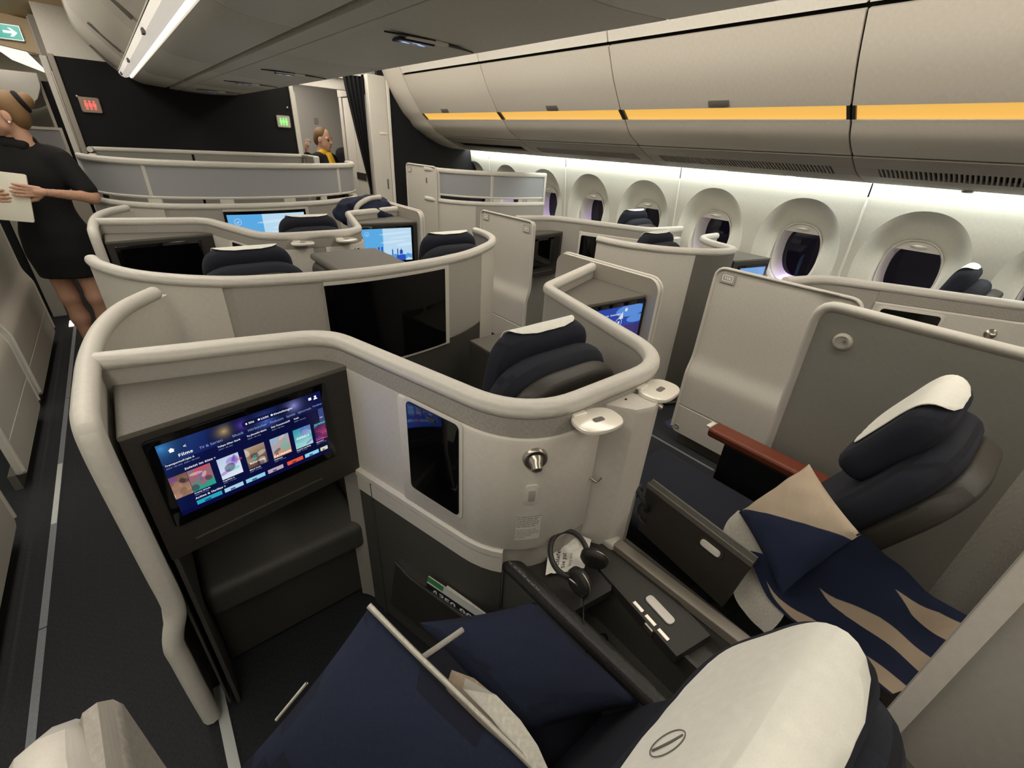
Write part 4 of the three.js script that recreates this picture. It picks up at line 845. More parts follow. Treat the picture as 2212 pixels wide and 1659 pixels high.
{ // aisle wing beside the right foreground seat, with a round lamp
  const t = thing('seat_wing', 'tall grey padded wing with cream edge and round cream lamp', 'partition');
  const x = 1.795, r = 0.05, yT = 1.225, z0 = -0.462, z1 = 0.45, loops = [];
  const o = []; const arc = []; for (let k = 0; k <= 8; k++) { const a = k / 8 * Math.PI / 2; arc.push([yT - r + r * Math.sin(a), z0 + r - r * Math.cos(a)]); }
  const pts = [[0.02, z1], [0.02, z0 + 0.03], ...arc, [yT, z1]];
  const s = new THREE.Shape(pts.map(p => new THREE.Vector2(-p[1], p[0])));
  let g = plate(s, 0.03, 0.004); g.rotateY(-Math.PI / 2); g.translate(x + 0.03, 0, 0);
  g = boxUV(g);
  { const q = plate(new THREE.Shape(pts.map(p => new THREE.Vector2(p[1], p[0]))), 0.03, 0.004); q.rotateY(-Math.PI / 2); q.translate(x + 0.03, 0, 0); part('panel', boxUV(q), M.wing, t); }
  const e = [[0.05, z0 + 0.03], [0.5, z0 + 0.016], [0.9, z0 + 0.006], ...arc, [yT, z0 + 0.2], [yT, -0.1], [yT, 0.1], [yT, z1]].map(([y, z]) => new THREE.Vector3(x + 0.012, y, z));
  part('edge_rim', boxUV(new THREE.TubeGeometry(new THREE.CatmullRomCurve3(e, false, 'centripetal'), 120, 0.019, 8)), M.rim, t, 'cream padded edge');
  const c = onWall(1820, 738, [x, 0], [x, 1]);
  const L = lathe([[0, 0.011], [0.019, 0.011], [0.02, 0.013], [0.026, 0.011], [0.03, 0.003], [0.03, 0]], 28); L.rotateZ(Math.PI / 2); L.translate(x, c.y, c.z); part('round_lamp', boxUV(L), M.shell, t, 'round cream lamp');
  const k = boxUV(new THREE.CylinderGeometry(0.005, 0.005, 0.004, 12)); k.rotateZ(Math.PI / 2); k.translate(x - 0.013, c.y + 0.005, c.z + 0.008); part('lamp_button', k, M.metal, t);
}
{ // rear privacy screen of the front seats, against the bulkhead
  const t = thing('bulkhead_screen', 'low grey screen with cream top rail against the black bulkhead', 'partition');
  const p = roundPath([[-0.105, -5.02], [-0.10, -5.16, 0.03], [1.50, -5.16, 0.03], [1.52, -5.0]]);
  part('top_rail', sweep(p, pill(0.035, 0.035, 1.445, 4, 0.4), 0.9), M.rim, t);
  part('screen_panel', span(-0.09, 0.56, 0.02, 1.43, -5.17, -5.15), M.wing, t);
  part('screen_panel', span(0.58, 1.50, 0.02, 1.43, -5.17, -5.15), M.wing, t);
  part('end_pad', span(-0.125, -0.07, 1.37, 1.42, -5.05, -4.75, 0.015), M.rim, t);
  part('end_pad', span(1.50, 1.56, 1.33, 1.46, -5.15, -4.85, 0.015), M.rim, t);
}
// ---------------------------------------------------------------- window-side suites on the right
const WR = RIM;
function windowSuite(path, label, o) {
  const t = thing('window_suite', label, 'seat shell', [0, 0, 0], 'window suites');
  part('rim', sweep(path, WR, 0.9), M.rim, t, 'cream padded rim');
  part('wall', sweep(path, slab(-0.012, 0.012, 0.02, 1.112)), o.mat || M.grey, t);
  if (o.front) { part('front_panel', sweep(cut(path, ...o.front), [[-0.011, 0.70], [-0.022, 0.705], [-0.022, 1.05], [-0.011, 1.058]], 0.4), M.shell, t); part('upper_band', sweep(cut(path, ...o.front), slab(-0.015, -0.011, 1.06, 1.112)), M.band, t); }
  if (o.extra) o.extra(t);
  return t;
}
function cabinet(t, a, b, y0, y1, nx, nz) {
  const c = new THREE.Vector3((a[0] + b[0]) / 2, (y0 + y1) / 2, (a[1] + b[1]) / 2), w = Math.hypot(a[0] - b[0], a[1] - b[1]), n = new THREE.Vector3(nx, 0, nz).normalize(); c.addScaledVector(n, 0.022);
  part('cabinet_frame', onFace(plate(roundShape(w + 0.025, y1 - y0 + 0.025, 0.022), 0.003, 0.001), c, nx, nz), M.rim, t);
  part('cabinet_door', onFace(plate(roundShape(w, y1 - y0, 0.018), 0.0045, 0.001), c, nx, nz), M.gloss, t, 'black glossy cabinet door');
}
function lampOn(t, o, nx, nz) {
  const L = lathe([[0, 0.03], [0.009, 0.032], [0.013, 0.02], [0.018, 0.008], [0.024, 0.004], [0.025, 0]], 24); L.rotateX(Math.PI / 2);
  part('reading_lamp', onFace(boxUV(L), o, nx, nz), M.metal, t, 'round chrome reading lamp');
}
const R2 = roundPath([[2.468, -2.952], [2.80, -2.855, 0.1], [3.12, -2.11, 0.16], [3.30, -2.08, 0.1], [3.50, -2.06]]);
const R4 = roundPath([[2.468, -0.821], [2.74, -0.735, 0.1], [3.14, 0.03, 0.16], [3.30, 0.06, 0.1], [3.50, 0.08]]);
const diag = (p, i0, s) => [p[0] + i0[0] * s, p[1] + i0[1] * s];
for (const [P, a, b, lab, which] of [[R2, [2.80, -2.855], [3.12, -2.11], 'window suite shell with dark footwell box beside the twin-numbered aisle panel', 0], [R4, [2.74, -0.735], [3.14, 0.03], 'window suite shell with black cabinet door and lamp behind the panel numbered 11K', 1]]) {
  const d = [b[0] - a[0], b[1] - a[1]], len = Math.hypot(...d), nx = -d[1] / len, nz = d[0] / len, n = [nx, nz];
  const at2 = (s) => [a[0] + d[0] * s, a[1] + d[1] * s];
  windowSuite(P, lab, { front: [at2(0.28), [3.50, P[P.length - 1][1]]], extra: t => {
    cabinet(t, at2(which ? 0.33 : 0.34), at2(which ? 0.62 : 0.6), 0.76, 1.03, nx, nz);
    const l = at2(0.86); lampOn(t, new THREE.Vector3(l[0] + nx * 0.022, 0.985, l[1] + nz * 0.022), nx, nz);
    tray(new THREE.Vector3(3.34, 1.07, P[P.length - 1][1] + 0.045), 0, t);
  } });
  monitorBox([[2.45, P[0][1] + 0.02], [a[0] - 0.02, a[1] + 0.02], [a[0] + 0.045, a[1] + 0.10], [2.45, a[1] + 0.14]], 1.035, 0.69, { s: 0.45, y: 0.885, w: 0.3, h: 0.2 }, null, which ? 'dark monitor console behind the panel numbered 11K' : 'dark monitor console with black screen behind twin-numbered panel');
}
{
  const t1 = thing('aisle_panel', 'white aisle panel with seat number 11K on its corner', 'partition', [0, 0, 0], 'window suite aisle panels');
  sidePanel(2.42, -1.155, -0.462, 1.135, -1, { parent: t1, r: 0.05 });
  seatPlate('11K', new THREE.Vector3(2.418, 1.088, -1.083), -1, t1);
  part('lock_eye', (() => { const g = new THREE.TorusGeometry(0.012, 0.003, 6, 18); g.rotateY(Math.PI / 2); g.translate(2.383, 0.125, -1.12); return boxUV(g); })(), M.metal, t1);
  part('top_catch', box(0.012, 0.008, 0.07, 2.405, 1.139, -0.60, 0.003), M.rim, t1);
  const t2 = thing('aisle_panel', 'white aisle panel with two small seat symbols on its corners', 'partition', [0, 0, 0], 'window suite aisle panels');
  sidePanel(2.42, -3.375, -2.68, 1.14, -1, { parent: t2, r: 0.04 });
  seatPlate('', new THREE.Vector3(2.418, 1.095, -3.30), -1, t2); seatPlate('', new THREE.Vector3(2.418, 1.08, -2.755), -1, t2);
}
{ // shells hooked round the aisle-side window seats
  const R3 = smoothPath([[2.425, -2.02], [2.43, -1.90], [2.47, -1.75], [2.56, -1.60], [2.70, -1.47], [2.88, -1.38], [3.02, -1.375], [3.07, -1.44], [3.10, -1.54], [3.17, -1.66], [3.27, -1.725], [3.48, -1.74]], 80);
  const t = windowSuite(R3, 'window suite shell hooked round a seat, white side and grey end', { mat: M.shell, extra: t => {
    part('grey_panel', sweep(cut(R3, [2.72, -1.46], [3.06, -1.43]), slab(-0.018, -0.012, 0.04, 1.11)), M.mid, t);
  } });
  monitorBox([[3.02, -1.68], [3.44, -1.68], [3.42, -1.28], [3.06, -1.36]], 1.06, 0.69, { s: 0.55, y: 0.88, w: 0.26, h: 0.25 }, scrSky, 'monitor console with lit pale blue screen against the window wall', {});
  const R1 = smoothPath([[2.425, -4.36], [2.44, -4.18], [2.52, -4.0], [2.66, -3.86], [2.86, -3.75], [3.1, -3.69], [3.42, -3.66]], 70);
  const u = windowSuite(R1, 'window suite shell topped by frosted glass near the black partition', { mat: M.shell, extra: t => {
    part('top_rail', sweep(R1, pill(0.035, 0.042, 1.405, 4, 0.35), 0.9), M.rim, t);
    const a = cut(R1, [2.44, -4.15], [3.42, -3.66]);
    part('frosted_pane', sweep(a, slab(-0.003, 0.003, 1.19, 1.39)), M.frosted, t, 'frosted glass screen');
    part('bottom_rail', sweep(a, pill(0.022, 0.018, 1.188, 3, 0.4), 0.9), M.rim, t);
    part('end_post', span(3.40, 3.43, 1.13, 1.42, -3.675, -3.645, 0.006), M.rim, t);
    for (const [x, z] of [[2.445, -4.14], [2.82, -3.77]]) part('mullion', span(x - 0.013, x + 0.013, 1.12, 1.39, z - 0.012, z + 0.012, 0.005), M.rim, t);
    part('grey_panel', sweep(cut(R1, [2.68, -3.85], [3.42, -3.66]), slab(-0.018, -0.012, 0.04, 1.11)), M.grey, t);
    part('vent_slot', sweep(cut(R1, [2.95, -3.73], [3.3, -3.67]), slab(-0.02, -0.017, 0.985, 0.995)), M.seam, t);
  } });
  const p = thing('aisle_panel', 'tall white aisle panel with small latch beside frosted glass', 'partition', [0, 0, 0], 'window suite aisle panels');
  sidePanel(2.42, -4.75, -4.14, 1.428, -1, { parent: p, r: 0.03 });
  seatPlate('', new THREE.Vector3(2.418, 1.375, -4.68), -1, p, 0.07);
  part('latch', box(0.008, 0.05, 0.02, 2.416, 1.30, -4.33, 0.003), M.metal, p);
}
// ---------------------------------------------------------------- left-hand suites across the left aisle
for (const [z0, z1, lab] of [[-5.02, -3.72, 'pale stepped aisle panel of the left suites beside the flight attendant'], [-3.6, -2.78, 'pale stepped aisle panel of the left suites, second from the flight attendant'], [-2.4, -1.5, 'pale aisle panel of the left suites, third from the flight attendant']]) {
  const t = thing('aisle_panel', lab, 'partition', [0, 0, 0], 'left suite aisle panels');
  sidePanel(-0.765, z0, z1, 1.14, 1, { parent: t, r: 0.1, mat: M.shell });
}
// ---------------------------------------------------------------- seats
function trapezoid(w0, w1, h, r) {                 // rounded at the top
  const s = new THREE.Shape(); s.moveTo(-w0 / 2, 0); s.lineTo(w0 / 2, 0); s.lineTo(w1 / 2, h - r); s.quadraticCurveTo(w1 / 2, h, w1 / 2 - r, h); s.lineTo(-w1 / 2 + r, h); s.quadraticCurveTo(-w1 / 2, h, -w1 / 2, h - r); s.lineTo(-w0 / 2, 0); return s;
}
// plate in seat-back space: x across, v up the back, n towards the sitter
function backPlate(shape, depth, n0, v0, bevel, RECL, HIP) {
  const g = plate(shape, depth, bevel, 4); g.rotateY(Math.PI); g.translate(0, v0, -n0); g.rotateX(RECL); g.translate(0, HIP, 0); return boxUV(g);   // front faces -z
}
const seatShapes = (RECL, HIP) => ({
  shell: backPlate(trapezoid(0.48, 0.43, 0.83, 0.16), 0.06, -0.11, 0.02, 0.02, RECL, HIP),
  cushion: backPlate(trapezoid(0.50, 0.46, 0.85, 0.17), 0.085, -0.055, 0.02, 0.04, RECL, HIP),
  head: backPlate(roundShape(0.36, 0.27, 0.1, 0, 0.735), 0.085, 0.02, 0.04, 0.035, RECL, HIP),
  cover: (() => {                                  // sheet over the front and top of the headrest
    const ctl = new THREE.CatmullRomCurve3([[0.109, 0.70], [0.1095, 0.80], [0.1085, 0.862], [0.102, 0.893], [0.087, 0.910], [0.066, 0.915], [0.045, 0.914]].map(a => new THREE.Vector3(0, a[1], a[0])), false, 'centripetal').getSpacedPoints(24), W = 0.13;
    const loops = ctl.map((c, i) => { const s = Math.min(0.995, Math.max(0.005, i / 24)), w = W * Math.pow(1 - Math.abs(2 * s - 1) ** 7, 1 / 3), r = []; for (let k = 0; k <= 10; k++) r.push(new THREE.Vector3((-1 + k / 5) * w, c.y, c.z + 0.0004 * Math.sin(k * 1.3 + i * 0.4))); return [...r, ...r.slice().reverse().map(q => new THREE.Vector3(q.x, q.y - 0.0012, q.z - 0.002))]; });
    const g = loft(loops, 0.9), p = g.attributes.position; for (let i = 0; i < p.count; i++) p.setZ(i, -p.getZ(i)); g.rotateX(RECL); g.translate(0, HIP, 0);
    g.computeVertexNormals(); return boxUV(toCreasedNormals(g, 0.9));
  })(),
});
const LEAN = 24 * D2R, reclined = seatShapes(LEAN, 0.335), upright = seatShapes(14 * D2R, 0.295);
// the plate starts at its back face n0 and grows towards the sitter
function seat(x, z, label, o = {}) {
  const t = thing('cabin_seat', label, 'seat', [x, 0, z], 'cabin seats'), seatGeo = o.lean ? reclined : upright, len = o.len || 0.5;
  if (o.tall) t.scale.set(0.9, o.tall, 1);
  part('back_shell', seatGeo.shell, M.seatBack, t, 'dark taupe seat back shell');
  part('back_cushion', seatGeo.cushion, M.navySeat, t, 'navy back cushion');
  part('headrest', seatGeo.head, M.navy, t, 'navy padded headrest');
  if (o.cover !== false) part('head_cover', seatGeo.cover, M.cover, t, 'white cloth head cover');
  part('seat_cushion', span(-0.25, 0.25, 0.36, 0.47, -len, 0.02, 0.045), M.navySeat, t);
  part('leg_rest', span(-0.22, 0.22, 0.12, 0.37, -len - 0.02, -len + 0.04, 0.03), M.navySeat, t);
  part('base', span(-0.2, 0.2, 0.0, 0.355, -len + 0.06, 0.0, 0.02), M.dark, t);
  return t;
}
const ZT = -0.335, ZU = -0.205;
const dSeat = seat(0.365, -0.272, 'navy seat with broad white head cover beside the big navy pillow', { lean: true, len: 0.36 });
{ // faint oval emblem printed on the nearest head cover
  const P = []; for (let i = 0; i < 24; i++) { const a = i / 24 * Math.PI * 2; P.push(new THREE.Vector3(-0.06 + 0.02 * Math.cos(a), 0.775 + 0.028 * Math.sin(a), -0.1105)); }
  const g = tube(P, 0.0007, 4, 60, true), f = tube([[-0.07, 0.755, -0.1105], [-0.062, 0.777, -0.111], [-0.05, 0.795, -0.1105]], 0.0012, 4, 20);
  for (const q of [g, f]) { q.rotateX(LEAN); q.translate(0, 0.335, 0); }
  part('emblem', [g, f], M.mid, dSeat, 'thin oval emblem print');
}
seat(1.40, ZT, 'navy seat with beige pillow and striped blanket on it', { lean: true });
seat(0.86, -1.02, 'navy seat with taupe back inside the shell with the printed placard');
seat(0.36, ZU - 2.208, 'navy seat with taupe back facing the dark screen by the flight attendant', {});
seat(1.40, ZU - 2.208, 'navy seat with taupe back facing the city skyline screen');
seat(0.87, -1.02 - 2.208, 'navy seat with taupe back in front of the shell topped by frosted glass');
seat(3.265, -2.52, 'navy window seat beside the shell with twin-numbered aisle panel', { tall: 1.04 });
seat(2.75, -1.93, 'navy seat inside the hooked window suite shell', { len: 0.4 });
seat(3.265, -0.415, 'navy window seat with white cover behind the panel numbered 11K', { tall: 1.04 });
// ---------------------------------------------------------------- console between the two foreground seats
const CT = 0.625;
{
  const t = thing('centre_console', 'dark open console between the two foreground seats', 'console');
  const e0 = [0.578, -0.715], e1 = [0.582, -0.46], e2 = [0.60, -0.2], e3 = [0.62, 0.1];
  const rail = smoothPath([[0.60, -0.70], [0.575, -0.66], [0.578, -0.56], [0.585, -0.42], [0.60, -0.2], [0.62, 0.12]], 40);
  part('arm_rail', sweep(rail, pill(0.05, 0.05, CT - 0.002, 5, 0.48), 0.9), M.leather, t, 'black leather padded rail');
  part('side_wall', sweep(rail, slab(-0.02, 0.02, 0.02, CT - 0.02)), M.lower, t);
  part('front_shelf', loft([[CT - 0.03], [CT - 0.012], [CT - 0.006]].map(([y], i) => [[0.59, -0.665], [0.80, -0.598], [0.90, -0.56], [0.88, -0.49], [0.74, -0.40], [0.60, -0.42]].map(([x, z]) => new THREE.Vector3(x, y, z))), 0.5), M.leather, t);
  part('well_floor', span(0.60, 0.76, 0.44, 0.45, -0.44, 0.1), M.lower, t);
  part('well_wall', span(0.755, 0.765, 0.40, 0.60, -0.46, 0.1), M.lower, t);
  part('core', span(0.60, 0.93, 0.02, 0.435, -0.56, 0.1), M.lower, t);
  part('core', span(0.77, 0.95, 0.435, 0.585, -0.55, 0.1), M.lower, t);
  // control buttons on the leather rail
  for (let i = 0; i < 7; i++) { const p = at(1107 + i * 9.6, 1212 + i * 9.2, 'y', CT + 0.024); const g = new THREE.TorusGeometry(0.0052, 0.0009, 5, 14); g.rotateX(Math.PI / 2); g.translate(p.x - 0.002, CT + 0.021, p.z); part('control_button', boxUV(g), M.binGrey, t); }
  // lid lying flat beside the rail, its latch and pale grip
  const lid = new THREE.Group(); lid.name = 'flat_lid'; lid.userData.label = 'flat dark lid with white oval grip'; t.add(lid);
  const q = [at(1262, 1192, 'y', CT), at(1332, 1158, 'y', CT), at(1535, 1372, 'y', CT), at(1462, 1418, 'y', CT)];
  const L = y => q.map(v => new THREE.Vector3(v.x, y, v.z));
  part('lid_plate', loft([L(CT - 0.03), L(CT - 0.004), L(CT)], 0.4), M.dark, lid);
  const dir = q[3].clone().sub(q[0]).setY(0).normalize(), ang = Math.atan2(-dir.z, dir.x);
  const gc = at(1425, 1318, 'y', CT);
  let g = plate(roundShape(0.085, 0.026, 0.012), 0.005, 0.0015); g.rotateX(-Math.PI / 2); g.rotateY(ang); g.translate(gc.x, CT, gc.z); part('oval_grip', g, M.white, lid, 'white oval grip');
  const lc = at(1405, 1340, 'y', CT);
  for (const k of [-0.042, 0, 0.042]) { g = box(0.034, 0.012, 0.012, 0, 0, 0, 0.002); g.rotateY(ang); g.translate(lc.x + dir.x * k, CT - 0.004, lc.z + dir.z * k); part('latch', g, M.metal, lid, 'small metal latch'); }
  g = box(0.03, 0.02, 0.014, 0, 0, 0, 0.004); g.rotateY(ang); g.translate(lc.x - 0.012, CT - 0.012, lc.z + 0.008); part('latch_tongue', g, M.metal, lid);
  // grey metal divider rail
  const r = new THREE.Group(); r.name = 'divider_rail'; t.add(r);
  const s0 = at(1318, 1158, 'y', CT + 0.02), s1 = at(1585, 1362, 'y', CT + 0.02), mid = s0.clone().add(s1).multiplyScalar(0.5), len = s0.distanceTo(s1) + 0.12, dd = s1.clone().sub(s0).normalize();
  g = box(len, 0.03, 0.036, 0, 0, 0, 0.004); g.rotateY(Math.atan2(-dd.z, dd.x)); g.translate(mid.x + dd.x * 0.05, CT + 0.005, mid.z + dd.z * 0.05); part('rail_bar', g, std(0x8d867a, 0.4, { metalness: 0.3 }), r);
  g = box(0.07, 0.034, 0.05, 0, 0, 0, 0.012); g.rotateY(Math.atan2(-dd.z, dd.x)); g.translate(s0.x, CT + 0.006, s0.z - 0.005); part('rail_end', g, M.shell, r);
  // lid of the other seat's compartment, standing open
  const o = new THREE.Group(); o.name = 'open_lid'; o.userData.label = 'dark lid standing open with white oval window'; t.add(o);
  const X = 0.955, c = [[1400, 1042], [1628, 1215], [1560, 1312], [1378, 1142]].map(([a, b]) => at(a, b, 'x', X));
  part('lid_plate', loft([0, 0.022].map(k => c.map(v => new THREE.Vector3(X + k, v.y, v.z))), 0.4), M.dark, o);
  part('lid_rim', loft([-0.003, 0.026].map(k => [c[0], c[1], c[1].clone().add(new THREE.Vector3(0, -0.016, 0)), c[0].clone().add(new THREE.Vector3(0, -0.016, 0))].map(v => new THREE.Vector3(X + k, v.y, v.z))), 0.4), M.taupe, o);
  const w = at(1536, 1182, 'x', X), up = new THREE.Vector3(0, 1, 0), al = c[1].clone().sub(c[0]).normalize(), nn = new THREE.Vector3(-1, 0, 0), yy = nn.clone().cross(al);
  part('oval_frame', orient(plate(roundShape(0.07, 0.036, 0.016), 0.004, 0.001), w, al, yy, nn), M.darkMetal, o);
  part('oval_window', orient(plate(roundShape(0.055, 0.024, 0.011), 0.006, 0.001), w, al, yy, nn), M.white, o, 'white oval window');
  const lp = at(1562, 1158, 'x', X + 0.01);
  for (const k of [-0.045, -0.015, 0.015, 0.045]) part('latch', orient(box(0.022, 0.008, 0.018), new THREE.Vector3(X + 0.012, lp.y - 0.004 + al.y * k, lp.z + al.z * k), al, yy, nn), Math.abs(k) > 0.03 ? M.white : M.metal, o);
  // brown leather armrest against the aisle wing
  const a = thing('armrest', 'brown leather armrest with black side beside the grey wing', 'armrest', [1.70, 0, 0]);
  part('arm_pad', span(-0.045, 0.045, 0.615, 0.655, -0.645, -0.06, 0.014), M.brown, a, 'brown leather pad');
  part('end_cap', box(0.05, 0.012, 0.02, -0.005, 0.65, -0.652, 0.004), M.satin, a);
  part('side_panel', span(-0.03, 0.04, 0.06, 0.615, -0.57, -0.06, 0.01), M.black, a);
}
{ // padded divider behind the console, at the heads of the two seats
  const t = thing('head_divider', 'grey upright divider between the heads of the foreground seats', 'divider');
  const c0 = at(2100, 1350, 'x', 0.80), p = roundPath([[0.80, 0.46], [0.80, 0.128, 0.02], [0.845, 0.128, 0.02], [0.845, 0.46]]);
  part('panel', loft([0.3, 1.2, 1.235, 1.25].map((y, i) => p.map(([x, z]) => new THREE.Vector3(0.8225 + (x - 0.8225) * (i === 3 ? 0.6 : 1), y, z + (i === 3 ? 0.01 : 0)))), 0.5), M.grey, t);
  part('edge_trim', loft([0.3, 1.2, 1.225].map(y => [[0.786, 0.126], [0.80, 0.126], [0.80, 0.152], [0.786, 0.152]].map(([x, z]) => new THREE.Vector3(x, y, z))), 0.4), M.shell, t);
}
{ // raised console box of the seat pair ahead
  const t = thing('console_box', 'raised dark console box between the seat pair ahead', 'console', [0.87, 0, -2.25]);
  part('box_body', span(-0.19, 0.19, 0.4, 1.06, -0.27, 0.24, 0.05), M.leather, t);
  part('box_top', span(-0.18, 0.19, 1.055, 1.09, -0.275, 0.24, 0.015), M.taupe, t);
}
// ---------------------------------------------------------------- headphones
function headphones(o, rotY, tilt, label) {
  const t = thing('headphones', label, 'headphones', [o.x, o.y, o.z]); t.rotation.set(tilt, rotY, 0, 'YXZ');
  const P = []; for (let i = 0; i <= 24; i++) { const a = Math.PI * (-0.2 + 1.4 * i / 24); P.push(new THREE.Vector3(0.066 * Math.cos(a), 0.004, -0.058 * Math.sin(a) - 0.066)); }
  part('headband', tube(P, 0.0075, 8, 60), M.leather, t, 'black padded headband');
  for (const s of [-1, 1]) {
    const g = lathe([[0, -0.016], [0.026, -0.016], [0.033, -0.01], [0.034, 0.004], [0.028, 0.012], [0, 0.014]], 28); g.rotateZ(s * Math.PI / 2); g.scale(1, 1, 1.15); g.rotateY(s * 0.35); g.translate(s * 0.044, 0.012, -0.005);
    const c = part('ear_cup', boxUV(g), M.leather, t);
    const r = new THREE.TorusGeometry(0.033, 0.0022, 6, 28); r.rotateY(Math.PI / 2); r.scale(1, 1, 1.15); r.rotateY(s * 0.35); r.translate(s * 0.05, 0.012, -0.003); part('chrome_ring', boxUV(r), M.metal, c, 'bright chrome ring');
    part('yoke', tube([[s * 0.057, 0.004, -0.032], [s * 0.062, 0.016, -0.015], [s * 0.058, 0.012, 0.002]], 0.0032, 6), M.metal, t);
  }
  return t;
}
{
  const p = at(1190, 1232, 'y', CT + 0.02);
  headphones(new THREE.Vector3(0.70, CT + 0.03, -0.462), 0.30, 0.55, 'black headphones with chrome rings lying on the console shelf by the napkin');
  const q = at(1392, 1115, 'x', 1.0);
  const h = headphones(new THREE.Vector3(0.985, 0.70, -0.515), 1.2, 1.1, 'black headphones hanging behind the lid standing open');
  const c = [at(1262, 1275, 'y', CT + 0.012), at(1268, 1330, 'y', CT + 0.028), at(1272, 1400, 'y', 0.50), at(1300, 1440, 'y', 0.46)];
  c[1].x = 0.60; c[2].set(0.555, 0.56, -0.30); c[3].set(0.53, 0.47, -0.24);
  solo('headphone_cable', tube([c[0], c[1], c[2], c[3]], 0.0018, 6, 40), M.black, 'thin black cable running from the headphones over the leather rail', 'cable');
  const k = []; for (let i = 0; i < 9; i++) k.push(new THREE.Vector3(0.68 + 0.03 * Math.sin(i * 1.9), 0.47 + 0.03 * Math.sin(i * 1.1), -0.40 + i * 0.035));
  solo('coiled_cable', tube(k, 0.0025, 6, 60), M.black, 'black cable lying in the open console well', 'cable');
}
{ // crumpled napkin with print
  const tex = canvasTex(256, 320, (c, w, h) => { c.fillStyle = '#efece2'; c.fillRect(0, 0, w, h); c.save(); c.translate(150, 300); c.rotate(-Math.PI / 2); c.fillStyle = '#2a2622'; c.font = 'bold 34px sans-serif'; c.fillText('Schlafen', 10, -70); c.fillText('Sie gut', 10, -30); c.font = '26px sans-serif'; c.fillStyle = '#55504a'; c.fillText('Sleep well', 10, 10); c.restore(); });
  const g = new THREE.PlaneGeometry(1, 1, 28, 28), p = g.attributes.position;
  const q = [at(1178, 1245, 'y', CT), at(1262, 1228, 'y', CT + 0.004), at(1276, 1172, 'y', CT + 0.008), at(1192, 1128, 'y', CT + 0.014)];
  for (let i = 0; i < p.count; i++) {
    const u = p.getX(i) + 0.5, v = p.getY(i) + 0.5, b = q[0].clone().lerp(q[1], u), t2 = q[3].clone().lerp(q[2], u), a = b.lerp(t2, v);
    const n = 0.012 * Math.abs(perlin.noise(u * 3.2, v * 3.7, 2.4)) + 0.006 * Math.abs(perlin.noise(u * 7, v * 8, 5.4));
    p.setXYZ(i, a.x, Math.max(CT + 0.002, a.y + n + 0.03 * Math.max(0, v - 0.7) ** 1.2), a.z);
  }
  g.computeVertexNormals();
  solo('napkin', g, std(0xffffff, 0.85, { map: tex }), 'crumpled white printed paper napkin on the console shelf', 'napkin');
}
{ // magazines in the side pocket of the footwell wall
  const a = [0.41, -1.13], b = [0.53, -0.68], nx = -0.966, nz = 0.258;
  const w = (px, py) => { const p = onWall(px, py, a, b); return new THREE.Vector3(p.x + nx * 0.03, p.y, p.z + nz * 0.03); };
  const t = thing('literature_pocket', 'dark literature pocket on the grey footwell side wall', 'pocket');
  const p = [w(884, 1190), w(945, 1245), w(1075, 1330), w(1060, 1420), w(870, 1280)];
  part('pocket_front', loft([0, 0.03].map(k => p.map(v => new THREE.Vector3(v.x + nx * k, v.y, v.z + nz * k))), 0.4), M.dark, t);
  part('pocket_lip', tube([w(884, 1190), w(915, 1222), w(948, 1246), w(1080, 1335)].map(v => v.add(new THREE.Vector3(nx * 0.03, 0, nz * 0.03))), 0.006, 6), M.leather, t);
  const tex = canvasTex(256, 160, (c, W, H) => { c.fillStyle = '#d6d9cf'; c.fillRect(0, 0, W, H); c.fillStyle = '#3c8c4e'; c.fillRect(0, 0, 70, 30); c.fillStyle = '#1c1c1c'; c.fillRect(0, 40, W, 120); c.fillStyle = '#eee'; c.font = 'bold 46px sans-serif'; c.fillText('A350-900', 26, 88); });
  const card = thing('safety_card', 'safety card printed A350-900 standing in the pocket', 'card');
  const q = [w(950, 1222), w(1082, 1306), w(1075, 1362), w(940, 1272)].map(v => v.add(new THREE.Vector3(nx * 0.022, 0, nz * 0.022)));
  const g = new THREE.BufferGeometry(); g.setAttribute('position', new THREE.Float32BufferAttribute([q[3], q[2], q[1], q[3], q[1], q[0]].flatMap(v => [v.x, v.y, v.z]), 3)); g.setAttribute('uv', new THREE.Float32BufferAttribute([0, 0, 1, 0, 1, 1, 0, 0, 1, 1, 0, 1], 2)); g.computeVertexNormals();
  part('card_face', g, std(0xffffff, 0.5, { map: tex }), card);
  part('card_board', loft([0.001, 0.004].map(k => q.map(v => new THREE.Vector3(v.x - nx * k, v.y, v.z - nz * k)))), M.linen, card);
  const pg = [w(985, 1252), w(1030, 1283), w(1095, 1330), w(1075, 1345), w(980, 1270)].map(v => v.add(new THREE.Vector3(nx * 0.008, 0, nz * 0.008)));
  solo('magazine', loft([0, 0.006].map(k => pg.map(v => new THREE.Vector3(v.x + nx * k, v.y + 0.012, v.z + nz * k))), 0.4), M.linen, 'white-paged magazine behind the safety card', 'magazine');
}
